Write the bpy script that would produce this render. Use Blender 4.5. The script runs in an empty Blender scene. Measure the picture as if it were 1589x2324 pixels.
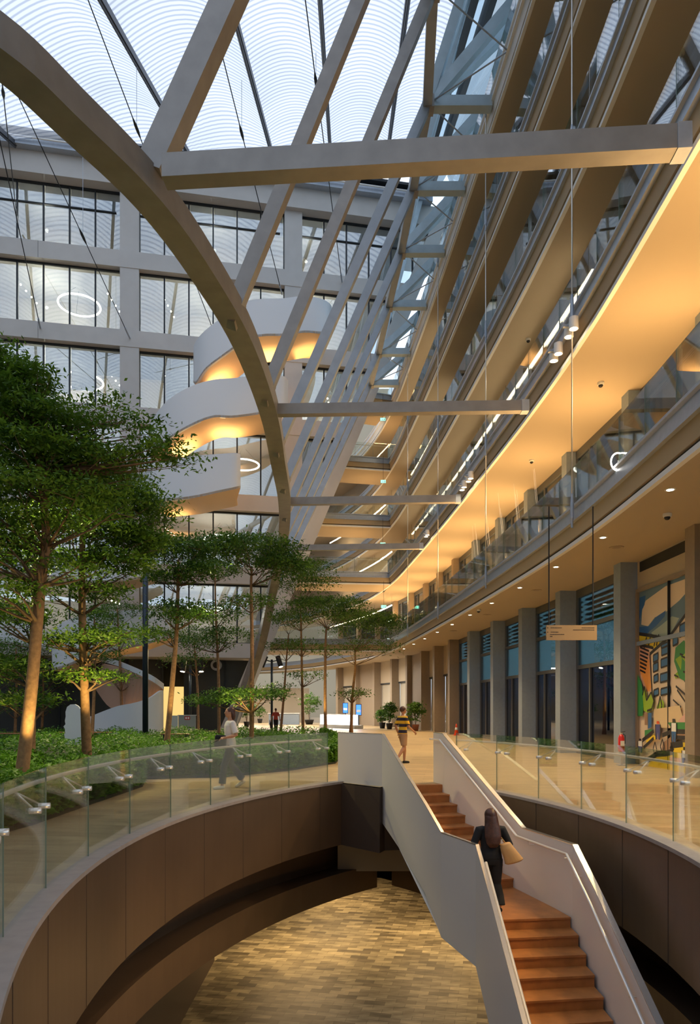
import bpy, bmesh, math, random
import numpy as np
from mathutils import Vector, Matrix
random.seed(7)
rng = np.random.default_rng(11)
SC = bpy.context.scene
COL = SC.collection
PI = math.pi
F = 1589.0; CX = 794.5; HY = 1608.0; EYE = 1.7
# ---------------------------------------------------------------- camera
cam_d = bpy.data.cameras.new('camera'); cam = bpy.data.objects.new('camera', cam_d); COL.objects.link(cam)
cam.location = (0, 0, EYE); cam.rotation_euler = (PI/2, 0, 0)
cam_d.sensor_fit = 'VERTICAL'; cam_d.sensor_height = 36.0; cam_d.sensor_width = 24.6
cam_d.lens = F/2324*36.0
cam_d.shift_y = (HY-1162)/2324.0
cam_d.clip_start = .05; cam_d.clip_end = 600
SC.camera = cam
# ---------------------------------------------------------------- world, exposure
SC.view_settings.view_transform = 'Standard'; SC.view_settings.look = 'None'
SC.view_settings.gamma = 1; SC.view_settings.use_curve_mapping = False
SC.view_settings.exposure = 0.5
W = bpy.data.worlds.new('sky'); SC.world = W; W.use_nodes = True
nt = W.node_tree; nt.nodes.clear()
wo = nt.nodes.new('ShaderNodeOutputWorld'); bg = nt.nodes.new('ShaderNodeBackground')
tc = nt.nodes.new('ShaderNodeTexCoord'); sx = nt.nodes.new('ShaderNodeSeparateXYZ'); cr = nt.nodes.new('ShaderNodeValToRGB')
nt.links.new(tc.outputs['Generated'], sx.inputs[0]); nt.links.new(sx.outputs['Z'], cr.inputs[0])
cr.color_ramp.elements[0].position = 0.0; cr.color_ramp.elements[0].color = (.05,.06,.07,1)
cr.color_ramp.elements[1].position = 1.0; cr.color_ramp.elements[1].color = (.72,.81,1.0,1)
e = cr.color_ramp.elements.new(.02); e.color = (.55,.68,.80,1)
nt.links.new(cr.outputs[0], bg.inputs[0]); bg.inputs[1].default_value = 1.6
nt.links.new(bg.outputs[0], wo.inputs[0])
# ---------------------------------------------------------------- large lights
def area(name, loc, size, power, color, direction=(0,0,-1), sy=None, spread=None):
    l = bpy.data.lights.new(name, 'AREA'); l.energy = power; l.color = color
    l.shape = 'RECTANGLE'; l.size = size; l.size_y = sy or size
    if spread: l.spread = spread
    o = bpy.data.objects.new(name, l); COL.objects.link(o); o.location = loc
    o.rotation_euler = Vector(direction).to_track_quat('-Z', 'Y').to_euler()
    return o
def spot(name, loc, target, power, color, ang=60, blend=.6, r=.06):
    l = bpy.data.lights.new(name, 'SPOT'); l.energy = power; l.color = color
    l.spot_size = math.radians(ang); l.spot_blend = blend; l.shadow_soft_size = r
    o = bpy.data.objects.new(name, l); COL.objects.link(o); o.location = loc
    o.rotation_euler = (Vector(target)-Vector(loc)).to_track_quat('-Z', 'Y').to_euler()
    return o
def point(name, loc, power, color, r=.15):
    l = bpy.data.lights.new(name, 'POINT'); l.energy = power; l.color = color; l.shadow_soft_size = r
    o = bpy.data.objects.new(name, l); COL.objects.link(o); o.location = loc
    return o
WARM = (1.0,.66,.32); AMBER = (1.0,.58,.22); NEUT = (1.0,.86,.68)
# basement ceiling lamps (below the slab)
for x, y in ((-1.5,19.5),(2.5,20.5),(-.5,24.5),(5.0,17.0),(-6.5,19.0)):
    area('basement_lamp', (x,y,-2.9), 2.2, 70, WARM)
for x, y in ((-5.6,8.5),(6.8,9.0),(0,-1.5)):
    area('basement_lamp', (x,y,-2.9), 2.0, 60, WARM, spread=PI)
# wall washers on the bronze edge of the opening, standing on the basement floor near the stair foot
spot('basement_washer', (2.2,2.5,-4.2), (-2.6,8.0,-.7), 520, AMBER, 62, .8, .2)
spot('basement_washer', (.8,5.0,-4.5), (-2.0,11.5,-.7), 380, AMBER, 50, .8, .2)
# ---------------------------------------------------------------- mesh helpers
def px(x, y, d): return Vector(((x-CX)/F*d, d, EYE+(HY-y)/F*d))
def gp(x, y):
    d = EYE*F/(y-HY); return Vector(((x-CX)/F*d, d, 0))
class MB:
    def __init__(s): s.v = []; s.f = []; s.m = []; s.mi = 0
    def add(s, vs, fs, mi=None):
        b = len(s.v); s.v += [tuple(v) for v in vs]; k = s.mi if mi is None else mi
        for f in fs: s.f.append([b+i for i in f]); s.m.append(k)
        return s
    def box(s, x0, x1, y0, y1, z0, z1, mi=None):
        return s.hexa([(x0,y0),(x1,y0),(x1,y1),(x0,y1)], z0, z1, mi)
    def hexa(s, pts, z0, z1, mi=None):
        n = len(pts)
        v = [(p[0],p[1],z0) for p in pts]+[(p[0],p[1],z1) for p in pts]
        f = [list(range(n))[::-1], [n+i for i in range(n)]]+[[i,(i+1)%n,n+(i+1)%n,n+i] for i in range(n)]
        return s.add(v, f, mi)
    def corners(s, c, mi=None):   # 8 corners bottom 4, top 4
        return s.add(c, [[3,2,1,0],[4,5,6,7],[0,1,5,4],[1,2,6,5],[2,3,7,6],[3,0,4,7]], mi)
    def beam(s, a, b, w, h, up=(0,0,1), mi=None):
        a = Vector(a); b = Vector(b); d = (b-a).normalized(); u = Vector(up)
        sd = d.cross(u)
        if sd.length < 1e-4: sd = d.cross(Vector((0,1,0)))
        sd.normalize(); u = sd.cross(d).normalized()
        c = []
        for p in (a, b):
            c += [p-sd*w/2-u*h/2, p+sd*w/2-u*h/2, p+sd*w/2+u*h/2, p-sd*w/2+u*h/2]
        return s.add(c, [[0,1,2,3],[7,6,5,4],[1,0,4,5],[2,1,5,6],[3,2,6,7],[0,3,7,4]], mi)
    def tube(s, pts, r, n=8, mi=None, cap=True):
        pts = [Vector(p) for p in pts]; m = len(pts)
        rr = r if hasattr(r, '__len__') else [r]*m
        ref = Vector((0,0,1)); vs = []
        t0 = (pts[1]-pts[0]).normalized()
        if abs(t0.dot(ref)) > .95: ref = Vector((1,0,0))
        for i, p in enumerate(pts):
            t = (pts[min(i+1,m-1)]-pts[max(i-1,0)]).normalized()
            a = t.cross(ref)
            if a.length < 1e-3: a = t.cross(Vector((0,1,0)))
            a.normalize(); b = a.cross(t).normalized(); ref = b if abs(t.dot(b)) < .9 else ref
            for k in range(n):
                th = 2*PI*k/n; vs.append(p+(a*math.cos(th)+b*math.sin(th))*rr[i])
        fs = []
        for i in range(m-1):
            for k in range(n):
                fs.append([i*n+k, i*n+(k+1)%n, (i+1)*n+(k+1)%n, (i+1)*n+k])
        if cap: fs.append(list(range(n))[::-1]); fs.append([(m-1)*n+k for k in range(n)])
        return s.add(vs, fs, mi)
    def lathe(s, prof, c=(0,0,0), n=20, mi=None):
        vs = []; fs = []
        for r, z in prof:
            for k in range(n):
                th = 2*PI*k/n; vs.append((c[0]+r*math.cos(th), c[1]+r*math.sin(th), c[2]+z))
        for i in range(len(prof)-1):
            for k in range(n): fs.append([i*n+k, i*n+(k+1)%n, (i+1)*n+(k+1)%n, (i+1)*n+k])
        fs.append(list(range(n))[::-1]); fs.append([(len(prof)-1)*n+k for k in range(n)])
        return s.add(vs, fs, mi)
    def torus(s, c, R, r, n=40, k=8, mi=None):
        vs = []; fs = []
        for i in range(n):
            a = 2*PI*i/n
            for j in range(k):
                b = 2*PI*j/k; q = R+r*math.cos(b)
                vs.append((c[0]+q*math.cos(a), c[1]+q*math.sin(a), c[2]+r*math.sin(b)))
        for i in range(n):
            for j in range(k): fs.append([i*k+j, ((i+1)%n)*k+j, ((i+1)%n)*k+(j+1)%k, i*k+(j+1)%k])
        return s.add(vs, fs, mi)
    def sweep(s, path, prof, mi=None, closed=True):
        # path: list of (x,y); prof: list of (n, z), n measured to the right-hand normal
        m = len(path); nr = normals(path); vs = []; k = len(prof)
        for i, p in enumerate(path):
            for (n, z) in prof: vs.append((p[0]+nr[i][0]*n, p[1]+nr[i][1]*n, z))
        fs = []
        for i in range(m-1):
            for j in range(k if closed else k-1):
                fs.append([i*k+j, i*k+(j+1)%k, (i+1)*k+(j+1)%k, (i+1)*k+j])
        if closed: fs.append(list(range(k))[::-1]); fs.append([(m-1)*k+j for j in range(k)])
        return s.add(vs, fs, mi)
    def build(s, name, mat, parent=None, smooth=False, loc=None):
        me = bpy.data.meshes.new(name)
        me.from_pydata(s.v, [], s.f)
        mats = mat if isinstance(mat, (list, tuple)) else [mat]
        for m in mats: me.materials.append(m)
        if len(mats) > 1: me.polygons.foreach_set('material_index', s.m)
        bm = bmesh.new(); bm.from_mesh(me); bmesh.ops.recalc_face_normals(bm, faces=bm.faces); bm.to_mesh(me); bm.free()
        if smooth: me.polygons.foreach_set('use_smooth', [True]*len(me.polygons))
        me.update()
        o = bpy.data.objects.new(name, me); COL.objects.link(o)
        if parent is not None: o.parent = parent
        if loc is not None: o.location = loc
        return o
def normals(path):
    out = []
    m = len(path)
    for i in range(m):
        a = path[max(i-1,0)]; b = path[min(i+1,m-1)]
        tx, ty = b[0]-a[0], b[1]-a[1]; L = math.hypot(tx, ty) or 1
        out.append((ty/L, -tx/L))
    return out
def tag(o, label=None, cat=None, group=None, kind=None):
    if label: o['label'] = label
    if cat: o['category'] = cat
    if group: o['group'] = group
    if kind: o['kind'] = kind
    return o
def empty(name, loc=(0,0,0), label=None, cat=None, group=None, kind=None, rz=0):
    o = bpy.data.objects.new(name, None); COL.objects.link(o); o.location = loc; o.rotation_euler = (0,0,rz)
    return tag(o, label, cat, group, kind)
def copy_tree(o, parent=None):
    c = o.copy(); COL.objects.link(c); c.parent = parent
    for ch in list(o.children): copy_tree(ch, c)
    return c
def catmull(pts, n=6):
    P = [np.array(p, float) for p in pts]; out = []
    for i in range(len(P)-1):
        p0 = P[max(i-1,0)]; p1 = P[i]; p2 = P[i+1]; p3 = P[min(i+2,len(P)-1)]
        for k in range(n):
            t = k/n
            out.append(.5*((2*p1)+(-p0+p2)*t+(2*p0-5*p1+4*p2-p3)*t*t+(-p0+3*p1-3*p2+p3)*t**3))
    out.append(P[-1]); return [tuple(float(c) for c in q) for q in out]
def path_len(path):
    s = [0]
    for a, b in zip(path, path[1:]): s.append(s[-1]+math.hypot(b[0]-a[0], b[1]-a[1]))
    return s
def path_at(path, S, s):
    for i in range(len(S)-1):
        if S[i+1] >= s or i == len(S)-2:
            t = (s-S[i])/max(S[i+1]-S[i],1e-6)
            x = path[i][0]+(path[i+1][0]-path[i][0])*t; y = path[i][1]+(path[i+1][1]-path[i][1])*t
            dx = path[i+1][0]-path[i][0]; dy = path[i+1][1]-path[i][1]; L = math.hypot(dx,dy)
            return x, y, (dy/L, -dx/L), (dx/L, dy/L)
def sub_path(path, y0, y1): return [p for p in path if y0 <= p[1] <= y1]
# ---------------------------------------------------------------- materials
def mat(name, color, rough=.6, metal=0.0, noise=None, emis=None, bump=0, scale=8.0, spec=None):
    m = bpy.data.materials.new(name); m.use_nodes = True
    n = m.node_tree; b = n.nodes['Principled BSDF']
    b.inputs['Base Color'].default_value = (*color, 1); b.inputs['Roughness'].default_value = rough
    b.inputs['Metallic'].default_value = metal
    if spec is not None: b.inputs['Specular IOR Level'].default_value = spec
    if noise or bump:
        t = n.nodes.new('ShaderNodeTexCoord'); tx = n.nodes.new('ShaderNodeTexNoise'); tx.inputs['Scale'].default_value = scale
        tx.inputs['Detail'].default_value = 6; n.links.new(t.outputs['Object'], tx.inputs['Vector'])
        if noise:
            r = n.nodes.new('ShaderNodeMapRange'); r.inputs[1].default_value = .3; r.inputs[2].default_value = .7
            r.inputs[3].default_value = 1-noise; r.inputs[4].default_value = 1+noise
            n.links.new(tx.outputs[0], r.inputs[0])
            mx = n.nodes.new('ShaderNodeVectorMath'); mx.operation = 'SCALE'; mx.inputs[0].default_value = color
            n.links.new(r.outputs[0], mx.inputs['Scale']); n.links.new(mx.outputs[0], b.inputs['Base Color'])
        if bump:
            bp = n.nodes.new('ShaderNodeBump'); bp.inputs['Strength'].default_value = bump; bp.inputs['Distance'].default_value = .02
            n.links.new(tx.outputs[0], bp.inputs['Height']); n.links.new(bp.outputs[0], b.inputs['Normal'])
    if emis:
        b.inputs['Emission Color'].default_value = (*emis[0], 1); b.inputs['Emission Strength'].default_value = emis[1]
    return m
def glass(name, tint=(.9,.95,.92), refl=1.0, base=.04, rough=0.0):
    m = bpy.data.materials.new(name); m.use_nodes = True; n = m.node_tree; n.nodes.clear()
    o = n.nodes.new('ShaderNodeOutputMaterial'); t = n.nodes.new('ShaderNodeBsdfTransparent'); g = n.nodes.new('ShaderNodeBsdfGlossy')
    t.inputs[0].default_value = (*tint, 1); g.inputs['Roughness'].default_value = rough; g.inputs[0].default_value = (.95,.97,1,1)
    fr = n.nodes.new('ShaderNodeFresnel'); fr.inputs[0].default_value = 1.5
    mr = n.nodes.new('ShaderNodeMath'); mr.operation = 'MULTIPLY_ADD'; mr.inputs[1].default_value = refl; mr.inputs[2].default_value = base; mr.use_clamp = True
    mx = n.nodes.new('ShaderNodeMixShader')
    n.links.new(fr.outputs[0], mr.inputs[0]); n.links.new(mr.outputs[0], mx.inputs[0])
    n.links.new(t.outputs[0], mx.inputs[1]); n.links.new(g.outputs[0], mx.inputs[2]); n.links.new(mx.outputs[0], o.inputs[0])
    return m
def emit(name, color, s):
    m = bpy.data.materials.new(name); m.use_nodes = True; n = m.node_tree; n.nodes.clear()
    o = n.nodes.new('ShaderNodeOutputMaterial'); e = n.nodes.new('ShaderNodeEmission')
    e.inputs[0].default_value = (*color, 1); e.inputs[1].default_value = s; n.links.new(e.outputs[0], o.inputs[0]); return m
def brick(name, c1, c2, c3, bw, bh, rot=0, rough=.5, mortar=.004, noise=.25, off=.5):
    m = bpy.data.materials.new(name); m.use_nodes = True; n = m.node_tree; b = n.nodes['Principled BSDF']
    t = n.nodes.new('ShaderNodeTexCoord'); mp = n.nodes.new('ShaderNodeMapping'); mp.inputs['Rotation'].default_value = (0,0,math.radians(rot))
    br = n.nodes.new('ShaderNodeTexBrick'); br.inputs['Scale'].default_value = 1; br.inputs['Brick Width'].default_value = bw
    br.inputs['Row Height'].default_value = bh; br.inputs['Mortar Size'].default_value = mortar; br.offset = off
    br.inputs['Color1'].default_value = (*c1,1); br.inputs['Color2'].default_value = (*c2,1); br.inputs['Mortar'].default_value = (*c3,1)
    n.links.new(t.outputs['Object'], mp.inputs[0]); n.links.new(mp.outputs[0], br.inputs[0])
    ns = n.nodes.new('ShaderNodeTexNoise'); ns.inputs['Scale'].default_value = 3.5; ns.inputs['Detail'].default_value = 8
    mp2 = n.nodes.new('ShaderNodeMapping'); mp2.inputs['Scale'].default_value = (.6,2.2,1); mp2.inputs['Rotation'].default_value = (0,0,math.radians(rot))
    n.links.new(t.outputs['Object'], mp2.inputs[0]); n.links.new(mp2.outputs[0], ns.inputs[0])
    r = n.nodes.new('ShaderNodeMapRange'); r.inputs[1].default_value = .3; r.inputs[2].default_value = .7; r.inputs[3].default_value = 1-noise; r.inputs[4].default_value = 1+noise
    n.links.new(ns.outputs[0], r.inputs[0])
    mx = n.nodes.new('ShaderNodeVectorMath'); mx.operation = 'SCALE'
    n.links.new(br.outputs[0], mx.inputs[0]); n.links.new(r.outputs[0], mx.inputs['Scale']); n.links.new(mx.outputs[0], b.inputs['Base Color'])
    b.inputs['Roughness'].default_value = rough
    return m
def leafmat(name, c1, c2, tr=.35):
    m = bpy.data.materials.new(name); m.use_nodes = True; n = m.node_tree; b = n.nodes['Principled BSDF']
    t = n.nodes.new('ShaderNodeTexCoord'); ns = n.nodes.new('ShaderNodeTexNoise'); ns.inputs['Scale'].default_value = 2.2; ns.inputs['Detail'].default_value = 8
    cr = n.nodes.new('ShaderNodeValToRGB'); cr.color_ramp.elements[0].position = .35; cr.color_ramp.elements[1].position = .68
    cr.color_ramp.elements[0].color = (*c1,1); cr.color_ramp.elements[1].color = (*c2,1)
    n.links.new(t.outputs['Object'], ns.inputs[0]); n.links.new(ns.outputs[0], cr.inputs[0]); n.links.new(cr.outputs[0], b.inputs['Base Color'])
    b.inputs['Roughness'].default_value = .5; b.inputs['Specular IOR Level'].default_value = .3
    tl = n.nodes.new('ShaderNodeBsdfTranslucent'); n.links.new(cr.outputs[0], tl.inputs[0])
    mx = n.nodes.new('ShaderNodeMixShader'); mx.inputs[0].default_value = tr
    o = n.nodes['Material Output']; n.links.new(b.outputs[0], mx.inputs[1]); n.links.new(tl.outputs[0], mx.inputs[2]); n.links.new(mx.outputs[0], o.inputs[0])
    return m
M = {}
M['steel'] = mat('brushed_steel_cladding', (.29,.28,.265), .42, .35, noise=.10, scale=2.5)
M['steel_blue'] = mat('pale_steel', (.42,.52,.58), .45, .2, noise=.08, scale=2)
M['plaster'] = mat('cream_plaster', (.42,.345,.245), .8)
M['white'] = mat('white_paint', (.78,.78,.76), .5)
M['cladding'] = mat('grey_cladding', (.52,.505,.48), .6, noise=.04, scale=1)
M['channel'] = mat('metal_channel', (.38,.43,.50), .38, .3, noise=.06)
M['slot'] = mat('black_slot', (.012,.012,.012), .7)
M['olive'] = mat('beige_metal', (.40,.31,.19), .5)
M['dark'] = mat('dark_frame', (.02,.025,.03), .45, .3)
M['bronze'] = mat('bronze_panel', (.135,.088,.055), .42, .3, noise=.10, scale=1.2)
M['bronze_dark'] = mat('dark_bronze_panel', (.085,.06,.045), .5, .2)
M['rim'] = mat('stone_rim', (.33,.29,.27), .5, noise=.08)
M['floor'] = brick('travertine_floor', (.50,.37,.20), (.38,.27,.145), (.30,.21,.11), 1.2, .3, rot=8, rough=.38, noise=.16)
M['tiles'] = brick('slate_tiles', (.44,.385,.25), (.14,.12,.08), (.11,.095,.06), .46, .20, rot=12, rough=.5, noise=.45)
M['wood'] = mat('timber_tread', (.42,.165,.045), .42, noise=.18, scale=5)
M['stairwall'] = mat('stair_white', (.66,.62,.59), .5)
M['trimmetal'] = mat('bright_metal_trim', (.75,.72,.68), .25, .9)
M['chrome'] = mat('satin_steel', (.80,.77,.72), .3, .55)
M['glass'] = glass('clear_glass', (.955,.975,.955), .45, .008)
M['glass_up'] = glass('gallery_glass', (.92,.95,.93), .85, .025)
M['glass_edge'] = mat('glass_edge', (.13,.20,.15), .3)
M['facade_glass'] = glass('window_glass', (.80,.86,.88), .9, .20)
M['dark_glass'] = glass('dark_tinted_glass', (.12,.19,.27), .9, .04)
M['teal_glass'] = glass('teal_tinted_glass', (.42,.60,.62), .9, .03)
M['blind'] = mat('roller_blind', (.72,.74,.74), .9)
M['room'] = mat('room_wall', (.55,.50,.43), .9)
M['colgrey'] = mat('column_grey', (.27,.335,.42), .55, .1, noise=.05)
M['colbrown'] = mat('column_brown', (.30,.235,.17), .55, noise=.05)
M['panelbeige'] = mat('beige_panel', (.50,.42,.31), .6)
M['led'] = emit('warm_light_line', (1,.80,.52), 14)
M['ledwhite'] = emit('white_light', (1,.93,.82), 10)
M['lens'] = emit('lamp_lens', (1,.84,.58), 22)
M['ring'] = emit('ring_lamp', (1,.88,.70), 6)
M['exit'] = emit('exit_green', (.25,1,.62), 1.8)
M['bark'] = mat('tree_bark', (.30,.16,.07), .85, noise=.25, scale=10, bump=.5)
M['twig'] = mat('twig_bark', (.15,.09,.05), .85)
M['leaf'] = leafmat('leaf_green', (.035,.10,.010), (.17,.31,.03))
M['leaf_far'] = leafmat('leaf_deep_green', (.028,.09,.014), (.14,.27,.03))
M['leaf_low'] = leafmat('groundcover_green', (.03,.11,.010), (.15,.33,.02))
M['soil'] = mat('dark_soil', (.018,.022,.010), .95, noise=.3)
M['black'] = mat('matt_black', (.012,.012,.013), .6)
M['curl'] = mat('glowing_gold', (.9,.8,.6), .25, .8, emis=((1,.85,.6),.5))  # faint glow added to imitate shine; the ornaments are no lamps
M['pole'] = mat('dark_blue_pole', (.035,.05,.07), .4, .4)
M['bench'] = mat('bench_timber', (.25,.12,.05), .6)
M['steel_s'] = mat('strut_steel', (.33,.37,.41), .42, .25, noise=.08, scale=2)
M['shutter'] = brick('roller_shutter_slats', (.50,.46,.38), (.47,.43,.35), (.30,.27,.22), 50, .09, rough=.5, noise=.03)
M['framegrey'] = mat('window_frame_grey', (.13,.14,.15), .45, .3)
M['blind'] = leafmat('roller_blind_cloth', (.74,.75,.75), (.82,.83,.83), .5)
ORD = ['first','second','third','fourth','fifth','sixth','seventh','eighth','ninth','tenth','eleventh','twelfth','thirteenth','fourteenth','fifteenth']
# ================================================================ SETTING: ground floor, opening, basement
def LX(y): return 9.7-math.sqrt(12.5**2-(y-8.4)**2)
def RX(y): return -8.8+math.sqrt(12.7**2-(y-9.2)**2)
YN = 1.2
lp = [(LX(y), y) for y in np.linspace(YN, 16.05, 60)]
rp = [(RX(y), y) for y in np.linspace(YN, 15.6, 60)]
fm = MB()
XA, XB = -40.0, 16.0
def strip(mb, pts, xs, z):
    for (a, b) in zip(pts, pts[1:]): mb.add([(a[0],a[1],z),(xs,a[1],z),(xs,b[1],z),(b[0],b[1],z)], [[0,1,2,3]])
strip(fm, lp, XA, 0); strip(fm, rp, XB, 0)
fm.add([(XA,-10,0),(XB,-10,0),(XB,YN,0),(XA,YN,0)], [[0,1,2,3]])
yl = lp[-1][1]
fm.add([(XA,yl,0),(lp[-1][0],yl,0),(lp[-1][0],18,0),(XA,18,0)], [[0,1,2,3]])
fm.add([(lp[-1][0],yl,0),(.64,15.1,0),(.74,15.32,0),(2.06,15.6,0),(rp[-1][0],15.6,0),(2.3,18,0),(lp[-1][0],18,0)], [[0,1,2,3,4,5,6]])
fm.add([(rp[-1][0],15.6,0),(XB,15.6,0),(XB,18,0),(2.3,18,0)], [[0,1,2,3]])
fm.add([(XA,18,0),(XB,18,0),(XB,100,0),(XA,100,0)], [[0,1,2,3]])
o = fm.build('floor', M['floor']); tag(o, kind='structure')
um = MB()
strip(um, [(x-.9,y) for x,y in lp], XA, -2.75); strip(um, [(x+.9,y) for x,y in rp], XB, -2.75)
um.add([(XA,yl,-2.75),(LX(16)-1.2,yl,-2.75),(.6,18.4,-2.75),(XA,18.4,-2.75)], [[0,1,2,3]])
um.add([(RX(15.6)+1.2,15.6,-2.75),(XB,15.6,-2.75),(XB,18.4,-2.75),(.8,18.4,-2.75)], [[0,1,2,3]])
um.add([(XA,18.4,-2.75),(XB,18.4,-2.75),(XB,40,-2.75),(XA,40,-2.75)], [[0,1,2,3]])
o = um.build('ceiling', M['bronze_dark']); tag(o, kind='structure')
bf = MB().box(-14, 14, -8, 40, -5.2, -5.0); tag(bf.build('floor_basement', M['tiles']), kind='structure')
bw = MB(); bw.box(-14,-13.8,-8,40,-5,-.02); bw.box(13.8,14,-8,40,-5,-.02); bw.box(-14,14,39.8,40,-5,-.02); bw.box(-14,14,-8,-7.8,-5,-.02)
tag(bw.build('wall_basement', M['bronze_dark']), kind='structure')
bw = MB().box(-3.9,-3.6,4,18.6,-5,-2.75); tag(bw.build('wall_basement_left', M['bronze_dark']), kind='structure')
# bronze edge of the opening: panels along each arc
lcol = [(LX(y), y) for y in np.linspace(YN, 16.08, 64)]
def edge_ring(path, sgn, name):
    root = empty(name, (0,0,0), kind='structure')
    MB().sweep(path, [(sgn*-.02,.03),(sgn*.20,.03),(sgn*.20,-.02),(sgn*-.02,-.02)]).build('rim', M['rim'], root)
    MB().sweep(path, [(0,-.02),(sgn*.12,-.02),(sgn*.12,-1.42),(0,-1.42)]).build('upper_fascia', M['bronze'], root)
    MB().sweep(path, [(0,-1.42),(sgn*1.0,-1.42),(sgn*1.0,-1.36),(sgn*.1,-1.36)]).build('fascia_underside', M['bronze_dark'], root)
    S = path_len(path); sm = MB(); k = 0
    s = .9
    while s < S[-1]:
        x, y, n, t = path_at(path, S, s)
        a = Vector((x-n[0]*sgn*.002, y-n[1]*sgn*.002, -.02)); sm.beam(a, a+Vector((0,0,-1.4)), .012, .006, up=(n[0],n[1],0)); s += 1.42
    sm.build('panel_joint', M['bronze_dark'], root)
    return root
edge_ring(lcol, -1, 'trim_1'); edge_ring(rp, 1, 'trim_2')
def ves(e, side):
    ys = np.linspace(0.2, 17.9, 70); out = []
    for y in ys:
        if side < 0: out.append((LX(y)-e, y))
        else: out.append((RX(min(y,20))+e, y))
    return out
def ring_lo(side):
    r = empty('trim_%d' % (3 if side < 0 else 4), kind='structure')
    p2 = [(9.7-math.sqrt((12.5+.9)**2-(y-8.4)**2), y) for y in np.linspace(-1,17.9,60)] if side < 0 else [(-8.8+math.sqrt(13.6**2-(y-9.2)**2), y) for y in np.linspace(-1,18.2,60)]
    p3 = [(9.7-math.sqrt((12.5+.35)**2-(y-8.4)**2), y) for y in np.linspace(-.3,17.55,60)] if side < 0 else [(-8.8+math.sqrt(13.05**2-(y-9.2)**2), y) for y in np.linspace(-.3,17.75,60)]
    s = side
    MB().sweep(p2, [(0,-1.3),(s*.1,-1.3),(s*.1,-2.3),(0,-2.3)]).build('recess_fascia', M['bronze'], r)
    MB().sweep(p3, [(0,-2.2),(s*.7,-2.2),(s*.7,-2.28),(s*.10,-2.28),(s*.10,-2.78),(0,-2.78)]).build('lower_fascia', M['bronze'], r)
ring_lo(-1); ring_lo(1)
# landing block of the stair head
blk = MB(); blk.hexa([(-.25,16.08),(.64,15.1),(.76,15.38),(2.06,15.62),(2.4,17.2),(-.25,17.2)], -1.42, -.02)
tag(blk.build('trim_5', M['bronze_dark']), kind='structure')
cb = MB().box(-.3, 3.2, 17.0, 17.3, -2.25, -1.42); tag(cb.build('trim_6', M['panelbeige']), kind='structure')

# ================================================================ GALLERIES (right)
EP = [(5.0,-6),(5.45,0),(5.75,6),(5.95,12),(6.1,17.5),(6.0,22),(5.65,27.7),(4.95,37),(4.1,46.7),(3.2,55),(1.6,63),(-1.2,71),(-5,79),(-11,86),(-20,92),(-30,95)]
EPATH = catmull(EP, 5)
nE = normals(EPATH)
def off(path, n):
    nr = normals(path); return [(p[0]+q[0]*n, p[1]+q[1]*n) for p, q in zip(path, nr)]
WPATH = off(EPATH, 2.6)
ZS = [6.2, 11.5, 16.0, 20.5, 25.05]
def slab_profile(root, path, zs, sgn=1, depth=3.6, top=False):
    g = sgn
    MB().sweep(path, [(g*.16,zs),(g*depth,zs),(g*depth,zs+.85),(g*.16,zs+.85)]).build('plaster_soffit', M['plaster'], root)
    MB().sweep(path, [(g*.06,zs-.01),(g*.17,zs-.01),(g*.17,zs+.10),(g*.06,zs+.10)]).build('white_lip', M['white'], root)
    MB().sweep(path, [(g*.12,zs+.10),(g*.17,zs+.10),(g*.17,zs+.17),(g*.12,zs+.17)]).build('shadow_slot', M['slot'], root)
    MB().sweep(path, [(g*.04,zs+.17),(g*.17,zs+.17),(g*.17,zs+.52),(g*-.02,zs+.52)]).build('beige_band', M['white'] if top else M['olive'], root)
    MB().sweep(path, [(g*-.12,zs+.52),(g*.17,zs+.52),(g*.17,zs+.97),(g*-.12,zs+.97),(g*-.12,zs+.91),(g*-.05,zs+.88),(g*-.05,zs+.60),(g*-.12,zs+.58)]).build('metal_channel', M['white'] if top else M['channel'], root)
def balustrade(path, z0, label, name='glass_balustrade', step=1.5, h=1.15, n0=.0, rail=1.0, railoff=.16, mg=None, smax=None, group='gallery glass balustrades'):
    r = empty(name, (path[0][0], path[0][1], z0), label, 'railing', group)
    loc = Vector(r.location)
    S = path_len(path); s = 0; k = 0
    end = min(S[-1], smax) if smax else S[-1]
    pm = []
    while s+step <= end+.01 and k < 60:
        mb = MB(); q = [path_at(path, S, s+.01), path_at(path, S, s+step-.01)]
        nn = q[0][2]
        a = Vector((q[0][0]+nn[0]*n0, q[0][1]+nn[1]*n0, z0)); b = Vector((q[1][0]+q[1][2][0]*n0, q[1][1]+q[1][2][1]*n0, z0))
        a += Vector((0,0,h/2)); b += Vector((0,0,h/2))
        mb.beam(a-loc, b-loc, .022, h, mi=0)
        # dark polished edges of the pane
        for c in (a, b): mb.beam(c-loc-Vector((0,0,h/2)), c-loc+Vector((0,0,h/2)), .008, .023, up=(nn[0],nn[1],0), mi=1)
        mb.build('glass_pane', [mg or M['glass_up'], M['glass_edge']], r)
        s += step; k += 1
    pts = []
    ss = 0
    while ss <= s+1e-6:
        x, y, n, t = path_at(path, S, min(ss, S[-1])); pts.append(Vector((x+n[0]*(n0+railoff), y+n[1]*(n0+railoff), z0+rail))-loc); ss += .5
    MB().tube(pts, .021, 8).build('handrail', M['chrome'], r, smooth=True)
    return r, S, loc
LV = ['lowest', 'second', 'third', 'fourth', 'topmost']
EMAIN = [p for p in EPATH if p[1] <= 56]
EMAIN.append((3.1,56.2))
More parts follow.
